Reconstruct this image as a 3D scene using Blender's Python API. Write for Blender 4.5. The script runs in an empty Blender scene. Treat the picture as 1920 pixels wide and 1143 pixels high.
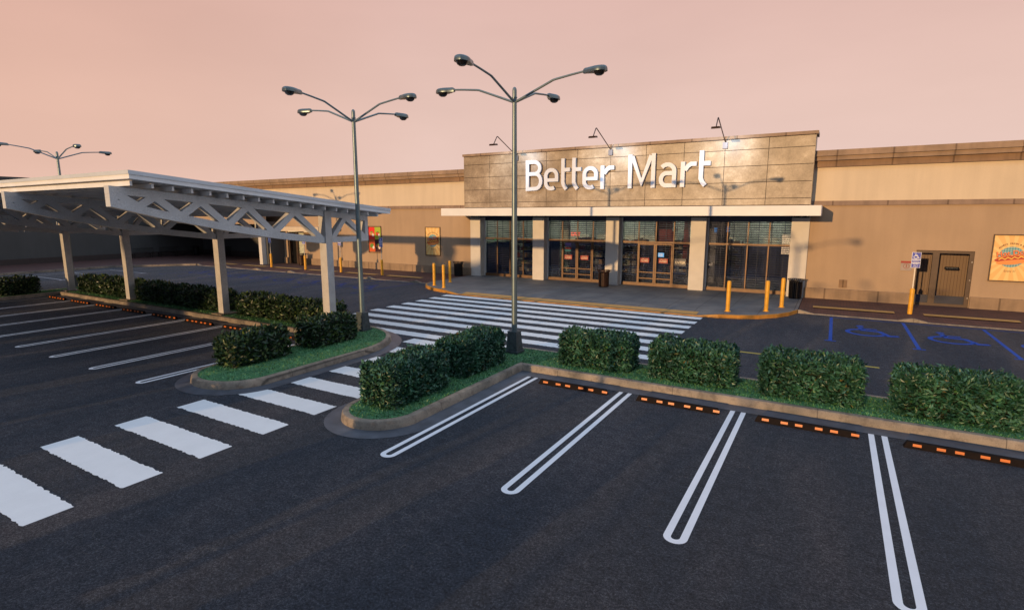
import bpy, bmesh, math, random
from mathutils import Vector, Matrix
R = math.radians
random.seed(7)
SC = bpy.context.scene
COL = SC.collection

# ------------------------------------------------------------------ camera
CAMZ, FPX, YAW, PITCH = 4.2, 1020.46, 0.53153, 0.162235
cd = bpy.data.cameras.new('camera')
cam = bpy.data.objects.new('camera', cd); COL.objects.link(cam)
fw = Vector((-math.sin(YAW)*math.cos(PITCH), math.cos(YAW)*math.cos(PITCH), -math.sin(PITCH)))
rt = Vector((math.cos(YAW), math.sin(YAW), 0)); up = rt.cross(fw)
cam.matrix_world = Matrix(((rt.x, up.x, -fw.x, 0), (rt.y, up.y, -fw.y, 0), (rt.z, up.z, -fw.z, CAMZ), (0, 0, 0, 1)))
cd.sensor_width = 36; cd.lens = 36*FPX/1920; cd.clip_start = .05; cd.clip_end = 3000
SC.camera = cam

# ------------------------------------------------------------------ light and exposure
SUN_DX, SUN_TAN = 0.1786, 0.1155                      # low evening sun from behind the camera
SUN_ELEV = math.atan(SUN_TAN/math.hypot(1, SUN_DX)); SUN_AZ = math.atan2(SUN_DX, 1)
sl = bpy.data.lights.new('sun', 'SUN'); sl.energy = 3.35; sl.angle = R(0.55); sl.color = (1.0, 0.635, 0.31)
sun = bpy.data.objects.new('sun', sl); COL.objects.link(sun)
sun.rotation_euler = Vector((SUN_DX, 1, -SUN_TAN)).to_track_quat('-Z', 'Y').to_euler()
SC.view_settings.view_transform = 'Standard'; SC.view_settings.look = 'None'
SC.view_settings.exposure = 0; SC.view_settings.gamma = 1

W = bpy.data.worlds.new('World'); SC.world = W; W.use_nodes = True
nt = W.node_tree; nt.nodes.clear()
N = nt.nodes.new; L = nt.links.new
out = N('ShaderNodeOutputWorld'); bg = N('ShaderNodeBackground'); L(bg.outputs[0], out.inputs[0])
tc = N('ShaderNodeTexCoord'); sp = N('ShaderNodeSeparateXYZ'); L(tc.outputs['Generated'], sp.inputs[0])
rp = N('ShaderNodeValToRGB'); L(sp.outputs['Z'], rp.inputs[0])
e = rp.color_ramp.elements
e[0].position = 0.0; e[0].color = (.85, .62, .545, 1)
e[1].position = .36; e[1].color = (.73, .475, .42, 1)
x = e.new(.16); x.color = (.80, .56, .487, 1)
nz = N('ShaderNodeTexNoise'); nz.inputs['Scale'].default_value = 2.2; nz.inputs['Detail'].default_value = 5
mp = N('ShaderNodeMapping'); mp.inputs['Scale'].default_value = (1, 1, 3.5)
L(tc.outputs['Generated'], mp.inputs[0]); L(mp.outputs[0], nz.inputs['Vector'])
cl = N('ShaderNodeMapRange'); cl.inputs[1].default_value = .35; cl.inputs[2].default_value = .7; cl.inputs[3].default_value = .965; cl.inputs[4].default_value = 1.04
L(nz.outputs[0], cl.inputs[0])
ml = N('ShaderNodeMix'); ml.data_type = 'RGBA'; ml.blend_type = 'MULTIPLY'; ml.inputs[0].default_value = 1
L(rp.outputs[0], ml.inputs[6]); L(cl.outputs[0], ml.inputs[7])
sk = N('ShaderNodeTexSky'); sk.sky_type = 'NISHITA'; sk.sun_disc = False
sk.sun_elevation = SUN_ELEV; sk.sun_rotation = math.pi + SUN_AZ
sm = N('ShaderNodeMix'); sm.data_type = 'RGBA'; sm.blend_type = 'MULTIPLY'; sm.inputs[0].default_value = 1
sm.inputs[7].default_value = (.16, .15, .14, 1); L(sk.outputs[0], sm.inputs[6])
ad = N('ShaderNodeMix'); ad.data_type = 'RGBA'; ad.blend_type = 'ADD'; ad.inputs[0].default_value = 1
ad.inputs[7].default_value = (.46, .58, .78, 1); L(sm.outputs[2], ad.inputs[6])
fz = N('ShaderNodeMapRange'); fz.interpolation_type = 'SMOOTHSTEP'; fz.inputs[1].default_value = .40; fz.inputs[2].default_value = .66
L(sp.outputs['Z'], fz.inputs[0])
mx = N('ShaderNodeMix'); mx.data_type = 'RGBA'; L(fz.outputs[0], mx.inputs[0]); L(ml.outputs[2], mx.inputs[6]); L(ad.outputs[2], mx.inputs[7])
# the afterglow fills the quarter of the sky opposite the sun; the rest of the low sky is a dimmer blue grey
az = N('ShaderNodeVectorMath'); az.operation = 'DOT_PRODUCT'; az.inputs[1].default_value = (-.507, .862, 0); L(tc.outputs['Generated'], az.inputs[0])
am = N('ShaderNodeMapRange'); am.interpolation_type = 'SMOOTHSTEP'; am.inputs[1].default_value = .05; am.inputs[2].default_value = .5; L(az.outputs['Value'], am.inputs[0])
lf = N('ShaderNodeMapRange'); lf.inputs[1].default_value = -.98; lf.inputs[2].default_value = -.62; lf.inputs[3].default_value = 1; lf.inputs[4].default_value = 0; L(sp.outputs['X'], lf.inputs[0])
lm_ = N('ShaderNodeMix'); lm_.data_type = 'RGBA'; lm_.blend_type = 'MULTIPLY'; L(lf.outputs[0], lm_.inputs[0]); L(ml.outputs[2], lm_.inputs[6]); lm_.inputs[7].default_value = (.95, .84, .76, 1)
lo_ = N('ShaderNodeMix'); lo_.data_type = 'RGBA'; L(am.outputs[0], lo_.inputs[0]); L(lm_.outputs[2], lo_.inputs[7])
sd = N('ShaderNodeMapRange'); sd.interpolation_type = 'SMOOTHSTEP'; sd.inputs[1].default_value = -.55; sd.inputs[2].default_value = .25; L(sp.outputs['Y'], sd.inputs[0])
sc_ = N('ShaderNodeMix'); sc_.data_type = 'RGBA'; L(sd.outputs[0], sc_.inputs[0]); sc_.inputs[6].default_value = (.17, .19, .26, 1); sc_.inputs[7].default_value = (.72, .71, .74, 1); L(sc_.outputs[2], lo_.inputs[6])
L(lo_.outputs[2], mx.inputs[6])
L(mx.outputs[2], bg.inputs[0]); bg.inputs[1].default_value = 1.0

# ------------------------------------------------------------------ materials
MATS = {}
def newmat(name):
    m = bpy.data.materials.new(name); m.use_nodes = True; MATS[name] = m
    return m, m.node_tree, m.node_tree.nodes['Principled BSDF']
def noise(nt, scale, detail=4, coord='Object', stretch=None, rough=.55):
    c = nt.nodes.new('ShaderNodeTexCoord'); n = nt.nodes.new('ShaderNodeTexNoise')
    n.inputs['Scale'].default_value = scale; n.inputs['Detail'].default_value = detail; n.inputs['Roughness'].default_value = rough
    v = c.outputs[coord]
    if stretch:
        mp = nt.nodes.new('ShaderNodeMapping'); mp.inputs['Scale'].default_value = stretch
        nt.links.new(v, mp.inputs[0]); v = mp.outputs[0]
    nt.links.new(v, n.inputs['Vector']); return n.outputs[0]
def ramp(nt, fac, stops):
    r = nt.nodes.new('ShaderNodeValToRGB'); nt.links.new(fac, r.inputs[0]); e = r.color_ramp.elements
    while len(e) < len(stops): e.new(.5)
    for k, (p, c) in enumerate(stops):
        e[k].position = p; e[k].color = (*c, 1) if len(c) == 3 else c
    return r.outputs[0]
def mixc(nt, a, b, fac=1., mode='MULTIPLY'):
    m = nt.nodes.new('ShaderNodeMix'); m.data_type = 'RGBA'; m.blend_type = mode
    for s, v in ((0, fac), (6, a), (7, b)):
        if isinstance(v, (int, float)): m.inputs[s].default_value = v
        elif isinstance(v, tuple): m.inputs[s].default_value = (*v, 1)
        else: nt.links.new(v, m.inputs[s])
    return m.outputs[2]
def bump(nt, b, h, strength=.3, dist=.02):
    n = nt.nodes.new('ShaderNodeBump'); n.inputs['Strength'].default_value = strength; n.inputs['Distance'].default_value = dist
    nt.links.new(h, n.inputs['Height']); nt.links.new(n.outputs[0], b.inputs['Normal']); return n
def simple(name, col, rough=.6, metal=0., var=.12, scale=3., bs=0., bscale=40., fine=0., spec=None):
    m, nt, b = newmat(name)
    v = 1-var
    c = ramp(nt, noise(nt, scale, 6), [(.3, tuple(k*v for k in col)), (.7, tuple(min(1, k*(1+var)) for k in col))])
    if fine:
        f = ramp(nt, noise(nt, 90, 2), [(.35, (1-fine,)*3), (.65, (1, 1, 1))]); c = mixc(nt, c, f)
    nt.links.new(c, b.inputs['Base Color'])
    b.inputs['Roughness'].default_value = rough; b.inputs['Metallic'].default_value = metal
    if spec is not None: b.inputs['Specular IOR Level'].default_value = spec
    if bs: bump(nt, b, noise(nt, bscale, 3), bs, .01)
    return m
def emit(name, col, s):
    m, nt, b = newmat(name); b.inputs['Base Color'].default_value = (*col, 1)
    b.inputs['Emission Color'].default_value = (*col, 1); b.inputs['Emission Strength'].default_value = s; return m

# asphalt
m, nt, b = newmat('asphalt')
big = ramp(nt, noise(nt, .45, 6, stretch=(1.5, .42, 1)), [(.36, (.033, .047, .070)), (.50, (.049, .059, .079)), (.64, (.076, .079, .096))])  # streaks drawn out along y imitate sun and shade bands in the colour
mid = ramp(nt, noise(nt, 5.5, 7, rough=.7), [(.38, (.72, .72, .74)), (.62, (1.3, 1.27, 1.22))])
fin = mixc(nt, ramp(nt, noise(nt, 26, 5, rough=.85), [(.40, (.40, .41, .43)), (.50, (.95, .95, .95)), (.61, (2.1, 2.0, 1.9))]), ramp(nt, noise(nt, 70, 3, rough=.8), [(.38, (.55, .55, .55)), (.52, (1., 1., 1.)), (.64, (1.9, 1.8, 1.7))]))
c = mixc(nt, mixc(nt, big, mid), fin)
vo = nt.nodes.new('ShaderNodeTexVoronoi'); vo.feature = 'DISTANCE_TO_EDGE'; vo.inputs['Scale'].default_value = 2.3
cc = nt.nodes.new('ShaderNodeTexCoord'); wn = nt.nodes.new('ShaderNodeTexNoise'); wn.inputs['Scale'].default_value = 4.; wn.inputs['Detail'].default_value = 6
nt.links.new(cc.outputs['Object'], wn.inputs['Vector'])
wa = nt.nodes.new('ShaderNodeVectorMath'); wa.operation = 'MULTIPLY_ADD'; wa.inputs[1].default_value = (.35, .35, .35)
nt.links.new(wn.outputs['Color'], wa.inputs[0]); nt.links.new(cc.outputs['Object'], wa.inputs[2]); nt.links.new(wa.outputs[0], vo.inputs['Vector'])
crk = ramp(nt, vo.outputs['Distance'], [(.0, (1, 1, 1)), (.028, (0, 0, 0))])
msk = ramp(nt, noise(nt, 1.3, 3), [(.54, (0, 0, 0)), (.68, (1, 1, 1))])
msk2 = ramp(nt, noise(nt, 24, 3), [(.5, (0, 0, 0)), (.56, (1, 1, 1))])
c = mixc(nt, c, (.20, .185, .18), mixc(nt, mixc(nt, crk, msk), msk2), 'MIX')
nt.links.new(c, b.inputs['Base Color']); b.inputs['Roughness'].default_value = .78; b.inputs['Specular IOR Level'].default_value = .35
hsum = nt.nodes.new('ShaderNodeMath'); hsum.operation = 'ADD'
nt.links.new(noise(nt, 28, 6, rough=.8), hsum.inputs[0]); nt.links.new(noise(nt, 9, 5, rough=.7), hsum.inputs[1])
bump(nt, b, hsum.outputs[0], 1., .10)

def paint(name, col, wear=.5):
    m, nt, b = newmat(name)
    c = ramp(nt, noise(nt, 2.2, 6), [(.3, tuple(k*.93 for k in col)), (.7, col)])
    w = ramp(nt, noise(nt, 120, 3, rough=.7), [(.28, (.80, .80, .80)), (.42, (1, 1, 1))])
    nt.links.new(mixc(nt, c, w), b.inputs['Base Color']); b.inputs['Roughness'].default_value = .8; b.inputs['Specular IOR Level'].default_value = .2
    bump(nt, b, noise(nt, 75, 4, rough=.7), .2, .006)
paint('white_paint', (.76, .77, .77)); paint('line_paint', (.78, .78, .80))
paint('blue_paint', (.018, .075, .36)); paint('dim_blue_paint', (.018, .040, .16)); paint('yellow_paint', (.50, .37, .07)); paint('far_line_paint', (.34, .36, .40))  # left bays' blue is darkened in its colour for the dim grazing angle
simple('yellow_curb', (.50, .22, .03), .55, var=.3, scale=2.2, fine=.15)
simple('tactile', (.46, .26, .075), .7, var=.12, scale=4)
# concrete kerb with darker gutter staining along noise
m, nt, b = newmat('curb_concrete')
c = ramp(nt, noise(nt, 1.4, 7), [(.3, (.15, .13, .105)), (.7, (.38, .30, .22))])
c = mixc(nt, c, ramp(nt, noise(nt, 60, 3), [(.3, (.75, .75, .75)), (.6, (1, 1, 1))]))
sx_ = nt.nodes.new('ShaderNodeSeparateXYZ'); cx_ = nt.nodes.new('ShaderNodeTexCoord'); nt.links.new(cx_.outputs['Object'], sx_.inputs[0])
for ax in ('X', 'Y'):                                              # cast joints every three metres, a centimetre wide
    pm = nt.nodes.new('ShaderNodeMath'); pm.operation = 'PINGPONG'; pm.inputs[1].default_value = 1.5; nt.links.new(sx_.outputs[ax], pm.inputs[0])
    c = mixc(nt, c, ramp(nt, pm.outputs[0], [(.0, (.35, .35, .35)), (.006, (.35, .35, .35)), (.009, (1, 1, 1))]))
c = mixc(nt, c, ramp(nt, noise(nt, 5, 6, rough=.7), [(.36, (.62, .60, .60)), (.52, (1, 1, 1))]))
nt.links.new(c, b.inputs['Base Color']); b.inputs['Roughness'].default_value = .62; bump(nt, b, noise(nt, 30, 4), .15, .01)
simple('gutter_concrete', (.075, .082, .10), .5, var=.3, scale=3, fine=.25)
m, nt, b = newmat('pad_concrete')
c = ramp(nt, noise(nt, .8, 7), [(.36, (.095, .103, .115)), (.64, (.165, .168, .172))])
c = mixc(nt, c, ramp(nt, noise(nt, 50, 3), [(.3, (.82, .82, .82)), (.6, (1, 1, 1))]))
bt = nt.nodes.new('ShaderNodeTexBrick'); bt.inputs['Scale'].default_value = .4; bt.inputs['Mortar Size'].default_value = .007; bt.offset = 0
bt.inputs['Color1'].default_value = bt.inputs['Color2'].default_value = (1, 1, 1, 1); bt.inputs['Mortar'].default_value = (.45, .45, .45, 1)
co = nt.nodes.new('ShaderNodeTexCoord'); nt.links.new(co.outputs['Object'], bt.inputs['Vector'])
nt.links.new(mixc(nt, c, bt.outputs[0]), b.inputs['Base Color']); b.inputs['Roughness'].default_value = .7; bump(nt, b, noise(nt, 40, 3), .1, .01)
m, nt, b = newmat('brick_paving')
bt = nt.nodes.new('ShaderNodeTexBrick'); bt.inputs['Scale'].default_value = 2.0; bt.inputs['Mortar Size'].default_value = .022
bt.inputs['Color1'].default_value = (.105, .040, .030, 1); bt.inputs['Color2'].default_value = (.070, .028, .024, 1); bt.inputs['Mortar'].default_value = (.035, .02, .018, 1)
co = nt.nodes.new('ShaderNodeTexCoord'); nt.links.new(co.outputs['Object'], bt.inputs['Vector'])
c = mixc(nt, bt.outputs[0], ramp(nt, noise(nt, 2, 5), [(.3, (.75, .75, .75)), (.7, (1.2, 1.15, 1.1))]))
nt.links.new(c, b.inputs['Base Color']); b.inputs['Roughness'].default_value = .8

def stucco(name, col, var=.06):
    m, nt, b = newmat(name)
    c = ramp(nt, noise(nt, .45, 5), [(.3, tuple(k*(1-var) for k in col)), (.7, tuple(k*(1+var) for k in col))])
    st = ramp(nt, noise(nt, 1.6, 4, stretch=(1.5, 1.5, .12)), [(.35, (.93, .93, .93)), (.6, (1, 1, 1))])
    c = mixc(nt, mixc(nt, c, st), ramp(nt, noise(nt, 55, 3), [(.3, (.94, .94, .94)), (.6, (1, 1, 1))]))
    nt.links.new(c, b.inputs['Base Color']); b.inputs['Roughness'].default_value = .85; bump(nt, b, noise(nt, 70, 3), .12, .01)
stucco('stucco_tan', (.425, .295, .185)); stucco('stucco_cream', (.66, .54, .39), .04); stucco('stucco_shade', (.085, .083, .078), .1)  # the last, near-black stucco carries the left wing's shade in its colour
def trim(name, col, w=2.2):
    m, nt, b = newmat(name)
    c = ramp(nt, noise(nt, 1.2, 6), [(.3, tuple(k*.8 for k in col)), (.7, tuple(k*1.15 for k in col))])
    wv = nt.nodes.new('ShaderNodeTexWave'); wv.wave_type = 'BANDS'; wv.bands_direction = 'X'; wv.inputs['Scale'].default_value = .314/w*1.0
    co = nt.nodes.new('ShaderNodeTexCoord'); nt.links.new(co.outputs['Object'], wv.inputs['Vector'])
    c = mixc(nt, c, ramp(nt, wv.outputs['Fac'], [(.0, (.5, .47, .45)), (.0006, (1, 1, 1))]))
    c = mixc(nt, c, ramp(nt, noise(nt, 4, 4, stretch=(1, 1, .2)), [(.35, (.84, .84, .84)), (.6, (1, 1, 1))]))
    nt.links.new(c, b.inputs['Base Color']); b.inputs['Roughness'].default_value = .8; bump(nt, b, noise(nt, 30, 4), .15, .01)
trim('trim_brown', (.33, .225, .15)); trim('trim_dark', (.27, .165, .095)); trim('base_stone', (.32, .215, .13)); trim('trim_band', (.29, .20, .145))
m, nt, b = newmat('stone_panel')
n1 = noise(nt, .8, 8, rough=.7)
c = ramp(nt, n1, [(.34, (.155, .108, .068)), (.46, (.245, .182, .122)), (.56, (.32, .245, .168)), (.68, (.47, .38, .275))])
c = mixc(nt, c, ramp(nt, noise(nt, 12, 5), [(.3, (.82, .80, .78)), (.65, (1.05, 1.05, 1.05))]))
nt.links.new(c, b.inputs['Base Color']); b.inputs['Roughness'].default_value = .42; bump(nt, b, noise(nt, 20, 4), .05, .01)
simple('joint_dark', (.05, .035, .03), .8)
simple('canopy_white', (.74, .73, .71), .5, var=.05, scale=1.2)
simple('pillar_stone', (.62, .58, .52), .7, var=.07, scale=1.5, bs=.1)
simple('white_letters', (.60, .645, .73), .4, var=.02)
simple('bronze_frame', (.135, .070, .030), .45, .2, .25, 4)
simple('brown_frame', (.075, .045, .028), .45, .2, .15, 4)
simple('navy_shade', (.006, .012, .050), .35)  # canopy shadow put into the navy of header and soffit
simple('grille_metal', (.006, .012, .045), .45, .2)
simple('door_planks', (.46, .30, .17), .6)
m = MATS['door_planks']; nt = m.node_tree; b = nt.nodes['Principled BSDF']
wv = nt.nodes.new('ShaderNodeTexWave'); wv.wave_type = 'BANDS'; wv.bands_direction = 'X'; wv.inputs['Scale'].default_value = 2.6; wv.inputs['Distortion'].default_value = .6
co = nt.nodes.new('ShaderNodeTexCoord'); nt.links.new(co.outputs['Object'], wv.inputs['Vector'])
nt.links.new(mixc(nt, (.50, .32, .18), ramp(nt, wv.outputs['Fac'], [(.0, (.5, .45, .4)), (.12, (1, 1, 1))])), b.inputs['Base Color'])
simple('navy_kick', (.010, .014, .035), .4)
m, nt, b = newmat('glass')
nt.nodes.remove(b); o = nt.nodes['Material Output']
tr = nt.nodes.new('ShaderNodeBsdfTransparent'); tr.inputs[0].default_value = (.66, .68, .72, 1)
gl = nt.nodes.new('ShaderNodeBsdfGlossy'); gl.inputs['Roughness'].default_value = .03; gl.inputs[0].default_value = (.55, .62, .8, 1)
fr = nt.nodes.new('ShaderNodeFresnel'); fr.inputs[0].default_value = 1.5
ms = nt.nodes.new('ShaderNodeMixShader'); nt.links.new(fr.outputs[0], ms.inputs[0]); nt.links.new(tr.outputs[0], ms.inputs[1]); nt.links.new(gl.outputs[0], ms.inputs[2]); nt.links.new(ms.outputs[0], o.inputs[0])
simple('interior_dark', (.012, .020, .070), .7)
m, nt, b = newmat('interior_brick')
bt = nt.nodes.new('ShaderNodeTexBrick'); bt.inputs['Scale'].default_value = 3.2; bt.inputs['Mortar Size'].default_value = .03
bt.inputs['Color1'].default_value = (.78, .80, .62, 1); bt.inputs['Color2'].default_value = (.54, .56, .42, 1); bt.inputs['Mortar'].default_value = (.05, .06, .05, 1)
co = nt.nodes.new('ShaderNodeTexCoord'); mp = nt.nodes.new('ShaderNodeMapping'); mp.inputs['Rotation'].default_value = (R(90), 0, 0)
nt.links.new(co.outputs['Object'], mp.inputs[0]); nt.links.new(mp.outputs[0], bt.inputs['Vector']); nt.links.new(bt.outputs[0], b.inputs['Base Color'])
m, nt, b = newmat('goods')
g = nt.nodes.new('ShaderNodeNewGeometry')
nt.links.new(ramp(nt, g.outputs['Random Per Island'], [(.0, (.3, .05, .05)), (.2, (.05, .12, .25)), (.4, (.35, .3, .2)), (.6, (.1, .2, .12)), (.8, (.4, .4, .42)), (1., (.25, .12, .05))]), b.inputs['Base Color'])
simple('red_banner', (.22, .015, .03), .6); simple('teal_goods', (.02, .18, .22), .6)
emit('exit_glow', (1., .16, .09), 1.6); emit('green_glow', (.05, 1., .35), 1.); emit('blue_glow', (.05, .35, .9), .3)
emit('lamp_glow', (.9, .98, .88), 24); emit('soffit_glow', (1., .85, .5), .9)
simple('closed_red', (.30, .008, .006), .5); simple('sign_cream', (.72, .62, .45), .5); simple('sign_navy', (.006, .01, .04), .4)
simple('sign_white', (.75, .75, .78), .5); simple('sign_blue', (.05, .065, .42), .5); simple('sign_grey', (.33, .26, .22), .6)
simple('plaque_black', (.006, .006, .007), .8, spec=.1); simple('text_grey', (.12, .12, .12), .5)
simple('galvanized', (.70, .71, .72), .5, .0, .10, 1.5, fine=.42)
simple('carport_white', (.82, .82, .82), .5, 0., .06, 2)
simple('carport_flash', (.62, .66, .70), .42, .1, .05, 2)
simple('deck_dark', (.40, .36, .34), .7, var=.3, scale=6)
simple('column_grey', (.66, .64, .62), .6, .0, .10, 3, fine=.5)
simple('pole_metal', (.17, .22, .23), .42, .6, .15, 3)
simple('pole_base', (.045, .062, .068), .55, .2, .45, 9, bs=.35, bscale=25)
simple('lamp_housing', (.13, .17, .18), .30, .7, .12, 3); simple('lamp_globe', (.012, .010, .009), .25)
simple('flood_bronze', (.055, .030, .025), .4, .4); simple('flood_box', (.055, .062, .085), .4, .4)
simple('bollard_yellow', (.78, .37, .022), .45, var=.16, scale=5)
simple('rubber', (.012, .008, .007), .7, spec=.08, var=.25, scale=12, bs=.2, bscale=60); simple('reflector', (.62, .155, .02), .4, var=.05)
simple('bin_black', (.018, .014, .013), .4, .3); simple('bin_brown', (.060, .028, .016), .4, .3)
simple('post_metal', (.32, .28, .25), .4, .5); simple('post_tan', (.62, .55, .45), .4, .2)
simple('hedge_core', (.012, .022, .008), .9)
simple('bark', (.09, .06, .04), .9, var=.3, scale=8, bs=.5)
def leafmat(name, stops):
    m, nt, b = newmat(name)
    g = nt.nodes.new('ShaderNodeNewGeometry')
    c = ramp(nt, g.outputs['Random Per Island'], stops)
    c = mixc(nt, c, ramp(nt, noise(nt, 3.2, 4), [(.34, (.50, .58, .60)), (.5, (1, 1, 1)), (.66, (1.7, 1.55, 1.5))]))
    nt.links.new(c, b.inputs['Base Color']); b.inputs['Roughness'].default_value = .42
    b.inputs['Specular IOR Level'].default_value = .5
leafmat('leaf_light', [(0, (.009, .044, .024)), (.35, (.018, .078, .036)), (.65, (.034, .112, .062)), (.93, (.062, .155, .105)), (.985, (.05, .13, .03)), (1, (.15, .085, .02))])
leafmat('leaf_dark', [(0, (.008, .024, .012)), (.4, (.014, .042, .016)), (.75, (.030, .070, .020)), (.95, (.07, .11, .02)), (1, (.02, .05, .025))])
m, nt, b = newmat('lawn')
c = ramp(nt, noise(nt, 26, 6, rough=.75), [(.3, (.025, .095, .038)), (.5, (.055, .18, .070)), (.72, (.115, .29, .115))])
c = mixc(nt, c, ramp(nt, noise(nt, 1.6, 4), [(.3, (.8, .85, .9)), (.7, (1.15, 1.1, 1.)) ]))
nt.links.new(c, b.inputs['Base Color']); b.inputs['Roughness'].default_value = .9; bump(nt, b, noise(nt, 60, 4), .5, .03)
leafmat('grass_blade', [(0, (.030, .11, .042)), (.5, (.060, .20, .075)), (.85, (.095, .26, .10)), (1, (.17, .25, .05))])
# poster prints
def poster_rays():
    m, nt, b = newmat('poster_rays')
    c = nt.nodes.new('ShaderNodeTexCoord'); s = nt.nodes.new('ShaderNodeSeparateXYZ'); nt.links.new(c.outputs['Object'], s.inputs[0])
    a = nt.nodes.new('ShaderNodeMath'); a.operation = 'ARCTAN2'; nt.links.new(s.outputs['Z'], a.inputs[0]); nt.links.new(s.outputs['X'], a.inputs[1])
    k = nt.nodes.new('ShaderNodeMath'); k.operation = 'MULTIPLY'; k.inputs[1].default_value = 18; nt.links.new(a.outputs[0], k.inputs[0])
    q = nt.nodes.new('ShaderNodeMath'); q.operation = 'SINE'; nt.links.new(k.outputs[0], q.inputs[0])
    nt.links.new(ramp(nt, q.outputs[0], [(.0, (.78, .46, .15)), (.35, (.82, .56, .21))]), b.inputs['Base Color']); b.inputs['Roughness'].default_value = .45
poster_rays()
m, nt, b = newmat('teal_check')
ck = nt.nodes.new('ShaderNodeTexChecker'); ck.inputs['Scale'].default_value = 16; ck.inputs[1].default_value = (.07, .26, .30, 1); ck.inputs[2].default_value = (.30, .46, .44, 1)
co = nt.nodes.new('ShaderNodeTexCoord'); mp = nt.nodes.new('ShaderNodeMapping'); mp.inputs['Rotation'].default_value = (0, R(45), 0)
nt.links.new(co.outputs['Object'], mp.inputs[0]); nt.links.new(mp.outputs[0], ck.inputs[0]); nt.links.new(ck.outputs[0], b.inputs['Base Color'])
for nme, cl_ in dict(sausage=(.42, .035, .012), bun=(.80, .27, .06), mustard=(.88, .55, .08), lettering_orange=(.86, .20, .05), lettering_brown=(.16, .04, .02),
                     poster_red=(.75, .02, .015), poster_green=(.36, .46, .03), poster_orange=(.62, .10, .02), poster_plum=(.05, .006, .012), food_white=(.8, .7, .6),
                     food_red=(.6, .05, .02), food_tan=(.55, .25, .08), food_green=(.12, .25, .03), violet=(.2, .15, .4), prohibit=(.25, .05, .04)).items():
    simple(nme, cl_, .5, var=.04)

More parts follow.
